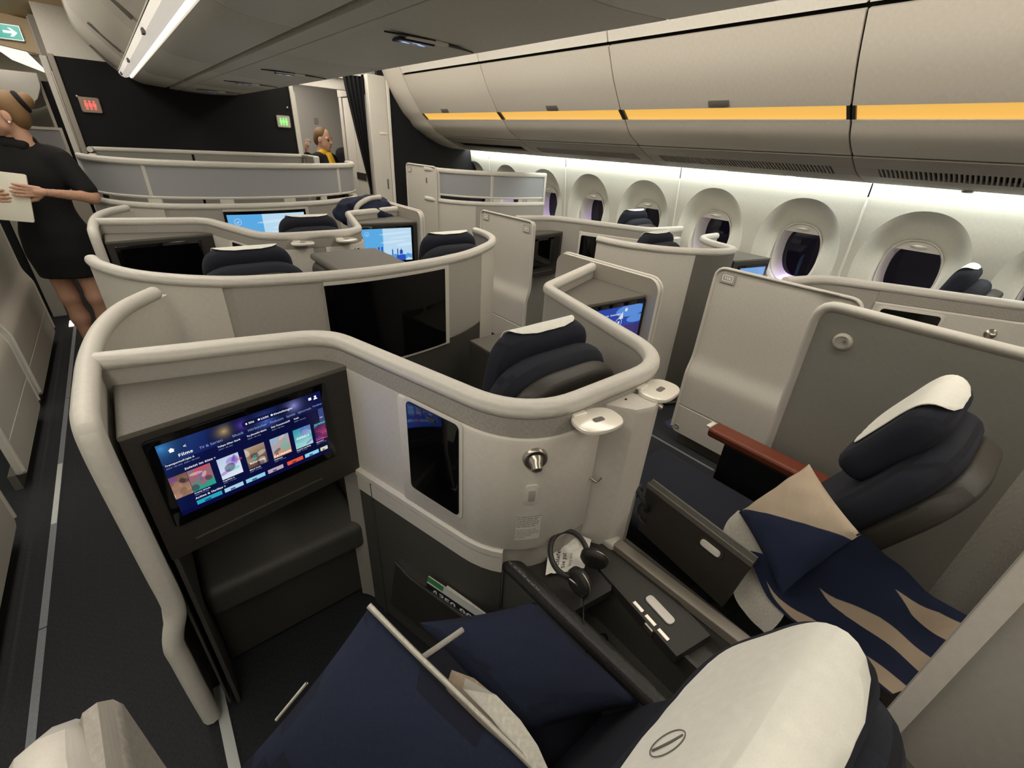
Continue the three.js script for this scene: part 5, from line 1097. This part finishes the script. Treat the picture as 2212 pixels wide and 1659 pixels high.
// ---------------------------------------------------------------- pillows and blankets
function pillowGeo(A, B, C, D, thick, n = 22) {    // corners in order, bulging both ways; returns front and back
  const e1 = B.clone().sub(A), e2 = D.clone().sub(A), N = e1.clone().cross(e2).normalize(), P = [], U = [];
  const pt = (u, v, s) => {
    const a = A.clone().lerp(B, u), b = D.clone().lerp(C, u), q = a.lerp(b, v), k = Math.pow(Math.max(0, 4 * u * (1 - u)), 0.42) * Math.pow(Math.max(0, 4 * v * (1 - v)), 0.42);
    const pull = 0.05, cx = (u - 0.5), cy = (v - 0.5);   // edges draw in between the corners
    q.addScaledVector(e1, -cx * pull * 4 * v * (1 - v) * 2 * Math.abs(cx)).addScaledVector(e2, -cy * pull * 4 * u * (1 - u) * 2 * Math.abs(cy));
    return q.addScaledVector(N, s * thick * k + 0.004 * perlin.noise(u * 5, v * 5, s * 3 + 1) * (k > 0 ? 1 : 0));
  };
  for (const s of [1, -1]) for (let j = 0; j < n; j++) for (let i = 0; i < n; i++) {
    const q = [[i, j], [i + 1, j], [i + 1, j + 1], [i, j + 1]].map(([a, b]) => [a / n, b / n]), o = s > 0 ? [0, 1, 2, 0, 2, 3] : [0, 2, 1, 0, 3, 2];
    for (const k of o) { const p = pt(q[k][0], q[k][1], s); P.push(p.x, p.y, p.z); U.push(q[k][0], q[k][1]); }
  }
  let g = new THREE.BufferGeometry(); g.setAttribute('position', new THREE.Float32BufferAttribute(P, 3)); g.setAttribute('uv', new THREE.Float32BufferAttribute(U, 2)); g.computeVertexNormals();
  return toCreasedNormals(g, 0.9);
}
{ // big navy pillow on the left foreground seat, white piping on its edge
  const A = at(797, 1312, 'y', 0.90), B = at(1185, 1690, 'y', 0.72), D = at(468, 1712, 'y', 0.64), C = B.clone().add(D).sub(A);
  const t = thing('pillow', 'big navy pillow with white piping propped on the seat under the film screen', 'pillow');
  part('pillow_case', boxUV(pillowGeo(A, B, C, D, 0.075)), M.navyBed, t);
  const mid = A.clone().lerp(B, 0.5).add(new THREE.Vector3(-0.012, 0.0, 0.006));
  part('piping', tube([A.clone().add(new THREE.Vector3(0, 0.006, 0)), A.clone().lerp(B, 0.25), A.clone().lerp(B, 0.5), A.clone().lerp(B, 0.75), B], 0.0055, 6, 60), M.linen, t, 'white piping');
  part('piping', tube([A.clone().lerp(D, 0.42), A.clone().lerp(D, 0.5), A.clone().lerp(D, 0.62)], 0.003, 6, 30), M.linen, t);
  // second navy pillow behind it
  const s = thing('pillow', 'navy pillow with one white stripe behind the bigger navy pillow', 'pillow');
  const a = at(905, 1345, 'y', 0.70), b = at(1155, 1300, 'y', 0.70), c = at(1390, 1520, 'y', 0.60), d = at(1120, 1590, 'y', 0.60);
  part('pillow_case', boxUV(pillowGeo(a, b, c, d, 0.055)), M.navyBed, s);
  const s0 = at(908, 1424, 'y', 0.745), s1 = at(1000, 1360, 'y', 0.745);
  part('white_stripe', tube([s0, s0.clone().lerp(s1, 0.5), s1], 0.006, 6, 20), M.linen, s);
  // folded blanket edge between them: grey lining and white border
  const bl = thing('folded_blanket', 'folded blanket with grey lining and white border between the navy pillows', 'blanket');
  const rib = (pts, w, y0, m, n) => { const L = pts.map(([x, y], i) => { const p = at(x, y, 'y', y0), k = w * Math.sin(Math.PI * (0.12 + 0.8 * i / (pts.length - 1))); return [new THREE.Vector3(p.x - k * 0.4, p.y, p.z + k * 0.5), new THREE.Vector3(p.x + k * 0.8, p.y + 0.012, p.z - k * 0.3), new THREE.Vector3(p.x + k * 0.8, p.y - 0.03, p.z - k * 0.3), new THREE.Vector3(p.x - k * 0.4, p.y - 0.04, p.z + k * 0.5)]; }); part(n, loft(L, 0.9), m, bl); };
  rib([[965, 1470], [1000, 1510], [1050, 1565], [1100, 1610], [1140, 1650]], 0.05, 0.73, M.sand, 'grey_lining');
  rib([[1000, 1480], [1060, 1530], [1110, 1590], [1150, 1640], [1190, 1700]], 0.026, 0.745, M.linen, 'white_border');
}
{ // right foreground seat: colour-block pillow and striped blanket
  const tex = canvasTex(256, 256, (c, w, h) => {
    c.fillStyle = '#141f3c'; c.fillRect(0, 0, w, h); c.fillStyle = '#b3a28c'; c.beginPath(); c.moveTo(0, h); c.lineTo(w, h); c.lineTo(w, h * 0.9); c.lineTo(0, h * 0.05); c.closePath(); c.fill();
  });
  const A = at(1748, 1002, 'x', 1.19), B = at(1860, 1155, 'x', 1.06), D = at(1596, 1106, 'x', 1.07), C = B.clone().add(D).sub(A).lerp(at(1700, 1300, 'x', 0.99), 0.5);
  const t = thing('pillow', 'beige and navy pillow leaning on the seat by the brown armrest', 'pillow');
  part('pillow_case', pillowGeo(A, B, C, D, 0.04), std(0xffffff, 0.9, { map: tex, bumpMap: weaveBump, bumpScale: 0.0006 }), t);
  const st = canvasTex(256, 256, (c, w, h) => { c.fillStyle = '#0f1a36'; c.fillRect(0, 0, w, h); c.fillStyle = '#a89680'; for (const [x, ww, s] of [[6, 44, 0.85], [100, 46, 0.78], [190, 50, 0.6]]) { c.beginPath(); c.moveTo(x, 0); c.lineTo(x + ww, 0); c.lineTo(x + ww * 0.8, h * s * 0.6); c.lineTo(x + ww * 0.3, h * s); c.lineTo(x, h * s * 0.7); c.fill(); } });
  const drape = (rows, name, mat, parent) => {       // rows of pixel points with heights, smoothed both ways
    const cur = rows.map(r => new THREE.CatmullRomCurve3(r.map(([x, y, h]) => at(x, y, 'x', h)), false, 'centripetal').getPoints(24));
    const grid = []; for (let i = 0; i <= 24; i++) grid.push(new THREE.CatmullRomCurve3(cur.map(c => c[i]), false, 'centripetal').getPoints(28));
    const P = [], U = []; const off = (p, k) => new THREE.Vector3(p.x, p.y + k + 0, p.z);
    for (let i = 0; i < 24; i++) for (let j = 0; j < 28; j++) for (const [a, b] of [[0, 0], [1, 0], [1, 1], [0, 0], [1, 1], [0, 1]]) { const p = grid[i + a][j + b]; P.push(p.x, p.y + 0.012 * perlin.noise(p.y * 14, p.z * 14, 3), p.z); U.push((i + a) / 24, (j + b) / 28); }
    let g = new THREE.BufferGeometry(); g.setAttribute('position', new THREE.Float32BufferAttribute(P, 3)); g.setAttribute('uv', new THREE.Float32BufferAttribute(U, 2)); g.computeVertexNormals(); g = toCreasedNormals(g, 1.2); part(name, g, mat, parent); return g;
  };
  const b = thing('blanket', 'navy blanket with beige stripes spilling over the seat towards the console', 'blanket');
  drape([[[1612, 1190, 0.985], [1690, 1200, 1.01], [1770, 1180, 1.035], [1858, 1152, 1.06]], [[1660, 1290, 0.98], [1740, 1290, 1.02], [1850, 1250, 1.05], [1935, 1215, 1.08]], [[1740, 1362, 0.97], [1830, 1345, 1.0], [1930, 1310, 1.04], [2015, 1282, 1.08]], [[1840, 1430, 0.95], [1920, 1412, 0.985], [2000, 1375, 1.03], [2085, 1330, 1.07]], [[1925, 1500, 0.92], [1990, 1475, 0.96], [2065, 1420, 1.0], [2140, 1350, 1.05]]], 'striped_cloth', std(0xffffff, 0.9, { map: st, bumpMap: weaveBump, bumpScale: 0.0003, side: THREE.DoubleSide }), b);
  const w = thing('white_sheet', 'rumpled white sheet under the beige and navy pillow', 'sheet');
  drape([[[1596, 1098, 1.08], [1570, 1128, 1.05], [1560, 1160, 1.02], [1572, 1200, 1.0]], [[1630, 1110, 1.08], [1615, 1180, 1.05], [1600, 1240, 1.02], [1590, 1290, 0.99]], [[1660, 1180, 1.05], [1655, 1240, 1.03], [1640, 1290, 1.0], [1620, 1335, 0.98]], [[1690, 1260, 1.03], [1705, 1295, 1.01], [1690, 1335, 0.99], [1655, 1375, 0.97]]], 'white_cloth', M.linen, w);
}
{ // blanket dumped on the desk beside the front single seat
  const t = thing('crumpled_blanket', 'navy blanket with white border heaped beside the front single seat', 'blanket');
  const c = at(790, 440, 'z', -3.78), g = new THREE.SphereGeometry(1, 30, 20), p = g.attributes.position;
  for (let i = 0; i < p.count; i++) { const x = p.getX(i), y = p.getY(i), z = p.getZ(i), k = 1 + 0.28 * perlin.noise(x * 1.6 + 3, y * 1.8, z * 1.6) + 0.1 * perlin.noise(x * 4, y * 4, z * 4); p.setXYZ(i, x * k * 0.24, y * k * 0.13, z * k * 0.17); }
  g.translate(c.x, 1.10, c.z); g.computeVertexNormals(); part('cloth', boxUV(g), M.navyBed, t);
  part('white_border', tube([[c.x - 0.16, 1.10, c.z + 0.155], [c.x - 0.13, 1.165, c.z + 0.15], [c.x - 0.03, 1.215, c.z + 0.13], [c.x + 0.09, 1.225, c.z + 0.09]], 0.02, 6, 30), M.linen, t);
}
{ // lap belt buckle on the left foreground seat
  const t = thing('seat_belt', 'seat belt with chrome buckle on the white-covered navy seat', 'belt');
  const c = at(1425, 1575, 'y', 0.62);
  let g = box(0.055, 0.014, 0.045, 0, 0, 0, 0.005); g.rotateY(0.6); g.translate(c.x, c.y, c.z); part('buckle', g, M.black, t);
  g = box(0.05, 0.006, 0.012, 0, 0, 0, 0.002); g.rotateY(0.9); g.translate(c.x - 0.005, c.y + 0.01, c.z + 0.025); part('buckle_bar', g, M.metal, t, 'chrome buckle bar');
  part('strap', tube([[c.x + 0.02, c.y, c.z - 0.01], [c.x + 0.06, c.y - 0.03, c.z + 0.03], [c.x + 0.1, c.y - 0.08, c.z + 0.1]], 0.012, 6), M.navySeat, t);
}
// ---------------------------------------------------------------- people
const v3 = (x, y, z) => [x, y, z];
const capD = (p, a, b, ra, rb) => {                // tapered capsule
  const bx = b[0] - a[0], by = b[1] - a[1], bz = b[2] - a[2], px = p[0] - a[0], py = p[1] - a[1], pz = p[2] - a[2];
  const h = Math.max(0, Math.min(1, (px * bx + py * by + pz * bz) / (bx * bx + by * by + bz * bz + 1e-9)));
  return Math.hypot(px - bx * h, py - by * h, pz - bz * h) - (ra + (rb - ra) * h);
};
const ellD = (p, c, r) => { const x = (p[0] - c[0]) / r[0], y = (p[1] - c[1]) / r[1], z = (p[2] - c[2]) / r[2], k = Math.hypot(x, y, z); return (k - 1) * Math.min(r[0], r[1], r[2]); };
const smin = (a, b, k) => { const h = Math.max(0, Math.min(1, 0.5 + 0.5 * (b - a) / k)); return b + (a - b) * h - k * h * (1 - h); };
const blend = (list, k) => p => { let d = 9; for (const f of list) d = d > 8 ? f(p) : smin(d, f(p), k); return d; };
function sdfGeo(fn, c, half, res) {
  const m = new MarchingCubes(res, M.white, false, false, 120000); m.isolation = 0;
  const hs = res / 2;
  for (let z = 0; z < res; z++) for (let y = 0; y < res; y++) for (let x = 0; x < res; x++)
    m.field[z * res * res + y * res + x] = -fn([c[0] + (x - hs) / hs * half, c[1] + (y - hs) / hs * half, c[2] + (z - hs) / hs * half]);
  m.update();
  const n = m.count, P = new Float32Array(n * 3);
  for (let i = 0; i < n * 3; i++) P[i] = m.positionArray[i] * half + c[i % 3];
  let g = new THREE.BufferGeometry(); g.setAttribute('position', new THREE.BufferAttribute(P, 3));
  g = mergeVertices(g, 1e-5); g.computeVertexNormals();
  return boxUV(g.toNonIndexed());
}
const SKIN = std(0xc79b82, 0.6), SKIN2 = std(0xd0a58c, 0.6), TIGHTS = std(0x9a7666, 0.65), HAIR = std(0x8a6a46, 0.7, { map: speckCloth }), HAIR2 = std(0x7c5f40, 0.7, { map: speckCloth }), DRESS = std(0x08080a, 0.85, { map: speckCloth, bumpMap: weaveBump, bumpScale: 0.0008 });
function handSDF(W, d, n, side, curl, spread = 0.05) {   // wrist, finger direction, palm normal; side = +1 left hand
  const D = new THREE.Vector3(...d).normalize(), N = new THREE.Vector3(...n).normalize(), S = D.clone().cross(N).multiplyScalar(side).normalize();
  const w = new THREE.Vector3(...W), L = [];
  const P = (a, s, k) => w.clone().addScaledVector(D, a).addScaledVector(S, s).addScaledVector(N, k).toArray();
  const cap = (a, b, ra, rb) => L.push(p => capD(p, a, b, ra, rb));
  cap(P(0, 0, 0), P(0.03, 0, 0), 0.023, 0.022);
  for (const s of [-0.026, -0.009, 0.009, 0.026]) cap(P(0.02, s * 0.7, 0), P(0.078, s, 0.002), 0.014, 0.0115);
  [[-0.028, 0.058], [-0.0095, 0.072], [0.0095, 0.076], [0.028, 0.068]].forEach(([s, len]) => {
    let a = 0.078, k = 0.002, ang = curl * 0.35, q = P(a, s, k), ss = s;
    for (let j = 0; j < 3; j++) { const l = len * [0.45, 0.32, 0.23][j]; a += l * Math.cos(ang); k += l * Math.sin(ang); ss += s * spread * 3 * l / len; const r = P(a, ss, k), q0 = q, ra = 0.0094 - 0.0012 * j; L.push(p => capD(p, q0, r, ra, ra - 0.0012)); q = r; ang += curl; }
  });
  let q = P(0.02, 0.022, 0.006); for (const [a, s, k, r] of [[0.05, 0.048, 0.016, 0.012], [0.078, 0.058, 0.024, 0.0098], [0.1, 0.056, 0.03, 0.0086]]) { const e = P(a, s, k), q0 = q; L.push(p => capD(p, q0, e, r + 0.001, r)); q = e; }
  return { fn: blend(L, 0.006), c: P(0.075, 0.005, 0.008) };
}
function headSDF() {
  const cap = (a, b, ra, rb) => p => capD(p, a, b, ra, rb), ell = (c, r) => p => ellD(p, c, r);
  const base = blend([ell([0, 0.03, -0.015], [0.073, 0.088, 0.09]), ell([0, -0.03, 0.018], [0.058, 0.075, 0.068]), cap([0, -0.085, 0.052], [0, -0.088, 0.058], 0.022, 0.02), cap([0.035, -0.06, 0.02], [-0.035, -0.06, 0.02], 0.026, 0.026)], 0.03);
  const extra = blend([cap([0, 0.015, 0.078], [0, -0.022, 0.1], 0.009, 0.0125), cap([-0.011, -0.026, 0.088], [0.011, -0.026, 0.088], 0.008, 0.008), cap([-0.017, -0.053, 0.077], [0.017, -0.053, 0.077], 0.0085, 0.0085), cap([-0.015, -0.064, 0.076], [0.015, -0.064, 0.076], 0.0085, 0.0085), cap([0.05, 0.022, 0.064], [-0.05, 0.022, 0.064], 0.012, 0.012), ell([0.077, -0.012, -0.012], [0.009, 0.03, 0.019]), ell([-0.077, -0.012, -0.012], [0.009, 0.03, 0.019])], 0.008);
  const e1 = ell([0.031, 0.004, 0.086], [0.017, 0.011, 0.018]), e2 = ell([-0.031, 0.004, 0.086], [0.017, 0.011, 0.018]), nk = cap([0, -0.2, -0.03], [0, -0.06, -0.022], 0.052, 0.046);
  return p => { let d = smin(base(p), extra(p), 0.012); d = -smin(-d, Math.min(e1(p), e2(p)), 0.008); return smin(d, nk(p), 0.02); };
}
function faceParts(t, c, rot, parent) {
  const eyes = [], brow = [];
  for (const s of [-1, 1]) { const g = new THREE.SphereGeometry(0.0105, 12, 8); g.translate(s * 0.031, 0.004, 0.071); eyes.push(boxUV(g)); brow.push(tube([[s * 0.016, 0.026, 0.079], [s * 0.033, 0.031, 0.074], [s * 0.048, 0.026, 0.062]], 0.0026, 6, 10)); }
  const lip = tube([[-0.021, -0.059, 0.078], [0, -0.0575, 0.0865], [0.021, -0.059, 0.078]], 0.0048, 6, 16);
  const put = (n, g, m) => { g = merge(g); g.applyMatrix4(rot); part(n, g, m, parent); };
  put('eyes', eyes, std(0x3a2c26, 0.3)); put('eyebrows', brow, std(0x5c4432, 0.8)); put('lips', [lip], std(0xa8564e, 0.5));
}
function person(name, label, pos, turn, J, o) {
  const t = thing(name, label, 'person', pos); t.rotation.y = turn;
  // head in its own grid, turned on the neck
  const hc = J.head, rot = new THREE.Matrix4().makeTranslation(...hc).multiply(new THREE.Matrix4().makeRotationY(o.headTurn || 0)).multiply(new THREE.Matrix4().makeRotationX(o.headNod || 0));
  const head = sdfGeo(headSDF(), [0, -0.03, 0.01], 0.17, o.res || 80); head.applyMatrix4(rot);
  const limb = [], cap = (a, b, ra, rb) => limb.push(p => capD(p, a, b, ra, rb)), ell = (c, r) => limb.push(p => ellD(p, c, r));
  cap(J.neck, [hc[0], hc[1] - 0.1, hc[2] - 0.02], 0.055, 0.05); cap(J.chest, J.neck, 0.11, 0.06); ell(J.chest, [0.155, 0.17, 0.105]); ell(J.waist, [0.125, 0.15, 0.095]); ell(J.hip, [0.165, 0.13, 0.115]);
  for (const s of ['l', 'r']) {
    const sh = J[s + 'Sh'], kn = J[s + 'Kn'], an = J[s + 'An'], calf = [kn[0], 0.33, kn[2] - 0.025];
    cap(J.neck.map((v, i) => v * 0.4 + sh[i] * 0.6), sh, 0.055, 0.052); cap(sh, J[s + 'El'], 0.05, 0.037); cap(J[s + 'El'], J[s + 'Wr'], 0.037, 0.022);
    cap(J[s + 'Hip'], kn, 0.085, 0.052); cap(kn, calf, 0.05, 0.052); cap(calf, an, 0.052, 0.034); cap(an, [an[0], 0.035, an[2] + 0.13], 0.036, 0.03);
  }
  const parts = [sdfGeo(blend(limb, 0.035), [0, 0.86, 0.05], 0.88, 118), head];
  for (const [s, sg] of [['l', 1], ['r', -1]]) if (o[s + 'Hand']) { const h = handSDF(J[s + 'Wr'], o[s + 'Hand'][0], o[s + 'Hand'][1], sg, o[s + 'Hand'][2]); parts.push(sdfGeo(h.fn, h.c, 0.12, 72)); }
  part('body', parts, o.skin, t, 'bare face, hands and legs');
  faceParts(t, hc, rot, t);
  return { t, rot };
}
function clothes(t, name, list, k, c, half, res, mat, label, clip) { const f = blend(list, k); part(name, sdfGeo(clip ? p => Math.max(f(p), clip(p)) : f, c, half, res), mat, t, label); }
{ // flight attendant in the left aisle, reading with a tablet sheet held in both hands
  const J = { head: [0, 1.645, 0.03], neck: [0, 1.475, -0.015], chest: [0, 1.29, 0], waist: [0, 1.09, 0], hip: [0, 0.92, -0.005], lSh: [0.175, 1.405, -0.015], rSh: [-0.175, 1.405, -0.015], lEl: [0.29, 1.185, 0.03], rEl: [-0.27, 1.16, 0.05], lWr: [0.15, 1.235, 0.255], rWr: [-0.17, 1.205, 0.245], lHip: [0.085, 0.88, 0], rHip: [-0.085, 0.88, 0], lKn: [0.095, 0.50, 0.03], rKn: [-0.075, 0.50, 0.0], lAn: [0.09, 0.09, 0.0], rAn: [-0.075, 0.09, -0.03] };
  const { t, rot } = person('person', 'person in a black knee-length dress holding a pale sheet, standing in the aisle', [-0.425, 0.0, -4.42], -0.36, J, { skin: SKIN, headTurn: -1.15, headNod: 0.12, lHand: [[-0.95, 0.1, 0.22], [0, 0, -1], 0.12], rHand: [[0.95, 0.05, 0.2], [0, 0, -1], 0.12] });
  const D = [p => ellD(p, J.chest, [0.172, 0.19, 0.125]), p => ellD(p, J.waist, [0.148, 0.18, 0.118]), p => ellD(p, J.hip, [0.195, 0.18, 0.145]), p => capD(p, [0.05, 0.8, 0], [0.055, 0.62, 0.01], 0.145, 0.125), p => capD(p, [-0.05, 0.8, 0], [-0.045, 0.62, 0], 0.145, 0.125), p => capD(p, [-0.12, 1.425, -0.012], [0.12, 1.425, -0.012], 0.066, 0.066), p => capD(p, [0, 1.44, -0.015], [0, 1.53, -0.005], 0.08, 0.064)];
  for (const s of ['l', 'r']) D.push(((a, b) => p => capD(p, a, b, 0.066, 0.06))(J[s + 'Sh'], J[s + 'El'].map((v, i) => v * 0.8 + J[s + 'Sh'][i] * 0.2)));
  clothes(t, 'dress', D, 0.05, [0, 1.03, 0.02], 0.52, 84, DRESS, 'black knee-length dress', p => Math.max(0.66 - p[1], p[1] - 1.545));
  clothes(t, 'neck_scarf', [p => capD(p, [-0.045, 1.50, 0.0], [0.045, 1.50, 0.0], 0.05, 0.05), p => capD(p, [-0.03, 1.49, 0.05], [0.04, 1.48, 0.05], 0.028, 0.03)], 0.03, [0, 1.5, 0], 0.14, 40, DRESS, 'black neck scarf');
  const H = blend([p => ellD(p, [0, 0.045, -0.03], [0.083, 0.085, 0.088]), p => ellD(p, [0, 0.0, -0.06], [0.08, 0.085, 0.06])], 0.02), hair = sdfGeo(p => Math.max(H(p), -(ellD(p, [0, -0.04, 0.075], [0.066, 0.088, 0.075])) ), [0, 0.02, -0.03], 0.16, 60); hair.applyMatrix4(rot); part('hair', hair, HAIR, t, 'blond hair tied back');
  const bun = boxUV(new THREE.SphereGeometry(0.046, 18, 14)); bun.scale(1, 1, 0.9); bun.translate(0, 0.066, -0.128); bun.applyMatrix4(rot); part('hair_bun', bun, HAIR, t);
  const band = boxUV(new THREE.TorusGeometry(0.046, 0.016, 8, 30)); band.rotateX(0.3); band.translate(0, 0.062, -0.108); band.applyMatrix4(rot); part('hair_band', band, DRESS, t, 'black hair band');
  const ear = boxUV(new THREE.SphereGeometry(0.007, 10, 8)); ear.translate(0.086, -0.04, -0.01); ear.applyMatrix4(rot); part('earring', ear, M.white, t);
  for (const s of ['l', 'r']) { const k = J[s + 'An']; clothes(t, 'shoe', [p => capD(p, [k[0], 0.03, k[2] + 0.02], [k[0], 0.0, k[2] + 0.15], 0.042, 0.036), p => capD(p, [k[0], 0.05, k[2] - 0.03], [k[0], -0.03, k[2] - 0.03], 0.036, 0.012)], 0.02, [k[0], 0.02, k[2] + 0.05], 0.16, 36, DRESS, 'black shoe'); }
  // the pale sheet in her hands
  const a = -0.36, loc = (x, y, z) => [-0.425 + x * Math.cos(a) + z * Math.sin(a), y, -4.42 - x * Math.sin(a) + z * Math.cos(a)];
  const s = plate(roundShape(0.215, 0.28, 0.014), 0.008, 0.002); s.rotateZ(-0.1); s.rotateX(-0.22); s.rotateY(a); s.translate(...loc(-0.035, 1.205, 0.252));
  solo('clipboard', s, std(0xe0dccb, 0.6), 'pale cream tablet sheet held in both hands by the person in black', 'tablet');
}
{ // cabin crew member in the galley
  const J = { head: [0, 1.565, 0.02], neck: [0, 1.405, -0.02], chest: [0, 1.22, 0], waist: [0, 1.03, 0], hip: [0, 0.88, -0.005], lSh: [0.17, 1.345, -0.015], rSh: [-0.17, 1.345, -0.015], lEl: [0.24, 1.1, 0.05], rEl: [-0.27, 1.20, -0.02], lWr: [0.16, 1.02, 0.25], rWr: [-0.24, 1.42, -0.06], lHip: [0.085, 0.84, 0], rHip: [-0.085, 0.84, 0], lKn: [0.09, 0.48, 0.02], rKn: [-0.09, 0.48, 0.02], lAn: [0.09, 0.07, 0], rAn: [-0.09, 0.07, 0] };
  const { t, rot } = person('person', 'person in a dark jacket and yellow scarf holding up a white cup in the galley', [2.03, 0.03, -6.12], 0.62, J, { skin: SKIN2, headTurn: 0.15, headNod: 0.18, rHand: [[0.1, 1, 0.1], [0.2, 0, 1], 0.7], lHand: [[-0.3, -0.2, 0.9], [0, -1, 0], 0.5], res: 70 });
  const D = [p => ellD(p, J.chest, [0.178, 0.2, 0.13]), p => ellD(p, J.waist, [0.155, 0.18, 0.122]), p => ellD(p, J.hip, [0.19, 0.18, 0.14]), p => capD(p, [0.09, 0.8, 0], [0.09, 0.1, 0], 0.1, 0.075), p => capD(p, [-0.09, 0.8, 0], [-0.09, 0.1, 0], 0.1, 0.075), p => capD(p, [-0.1, 1.37, -0.01], [0.1, 1.37, -0.01], 0.062, 0.062)];
  for (const s of ['l', 'r']) D.push(p => capD(p, J[s + 'Sh'], J[s + 'El'], 0.064, 0.056), ((a, b) => p => capD(p, a, b, 0.054, 0.042))(J[s + 'El'], J[s + 'Wr'].map((v, i) => v * 0.85 + J[s + 'El'][i] * 0.15)));
  clothes(t, 'jacket', D, 0.04, [0, 0.78, 0.02], 0.76, 90, DRESS, 'dark uniform jacket', p => p[1] - 1.43);
  clothes(t, 'scarf', [p => capD(p, [-0.05, 1.415, 0.01], [0.05, 1.415, 0.01], 0.046, 0.046), p => capD(p, [0.0, 1.40, 0.07], [0.02, 1.24, 0.125], 0.034, 0.03), p => capD(p, [-0.02, 1.39, 0.07], [-0.055, 1.29, 0.12], 0.026, 0.02)], 0.02, [0, 1.34, 0.05], 0.19, 48, std(0xe0b020, 0.7), 'yellow neck scarf');
  const H = blend([p => ellD(p, [0, 0.045, -0.03], [0.082, 0.08, 0.086]), p => ellD(p, [0, -0.01, -0.07], [0.07, 0.075, 0.05])], 0.02), hair = sdfGeo(p => Math.max(H(p), -ellD(p, [0, -0.04, 0.078], [0.064, 0.092, 0.075])), [0, 0.02, -0.03], 0.16, 52); hair.applyMatrix4(rot); part('hair', hair, HAIR2, t, 'light brown hair combed back');
  const a = 0.62, h = [-0.235, 1.53, -0.03], w = [2.03 + h[0] * Math.cos(a) + h[2] * Math.sin(a), 0.03 + h[1], -6.12 - h[0] * Math.sin(a) + h[2] * Math.cos(a)];
  const c = lathe([[0, -0.035], [0.022, -0.035], [0.03, 0.035], [0.028, 0.035], [0.021, -0.03], [0, -0.03]], 20); c.translate(...w);
  solo('paper_cup', boxUV(c), M.white, 'white cup held up by the person with the yellow scarf', 'cup');
}
{ // colleague in a dark suit half hidden by the lavatory door
  const J = { head: [0, 1.62, 0.02], neck: [0, 1.46, -0.02], chest: [0, 1.26, 0], waist: [0, 1.06, 0], hip: [0, 0.92, -0.005], lSh: [0.19, 1.40, -0.015], rSh: [-0.19, 1.40, -0.015], lEl: [0.25, 1.13, 0.0], rEl: [-0.25, 1.13, 0.0], lWr: [0.25, 0.88, 0.08], rWr: [-0.25, 0.88, 0.08], lHip: [0.09, 0.88, 0], rHip: [-0.09, 0.88, 0], lKn: [0.09, 0.48, 0.02], rKn: [-0.09, 0.48, 0.02], lAn: [0.09, 0.07, 0], rAn: [-0.09, 0.07, 0] };
  const { t } = person('person', 'person in a dark suit, shoulder showing beside the lavatory door', [2.62, 0.03, -6.62], 2.6, J, { skin: SKIN2, res: 50 });
  const D = [p => ellD(p, J.chest, [0.19, 0.22, 0.14]), p => ellD(p, J.waist, [0.17, 0.2, 0.13]), p => ellD(p, J.hip, [0.19, 0.18, 0.14]), p => capD(p, [0.09, 0.8, 0], [0.09, 0.08, 0], 0.1, 0.075), p => capD(p, [-0.09, 0.8, 0], [-0.09, 0.08, 0], 0.1, 0.075), p => capD(p, [-0.12, 1.42, -0.01], [0.12, 1.42, -0.01], 0.066, 0.066)];
  for (const s of ['l', 'r']) D.push(p => capD(p, J[s + 'Sh'], J[s + 'El'], 0.07, 0.06), p => capD(p, J[s + 'El'], J[s + 'Wr'], 0.058, 0.046));
  clothes(t, 'suit', D, 0.04, [0, 0.78, 0.02], 0.76, 64, std(0x17181c, 0.8), 'dark suit', p => p[1] - 1.48);
}
scene.traverse(o => { if (o.isMesh) { o.castShadow = true; o.receiveShadow = true; } });
renderer.render(scene, camera);
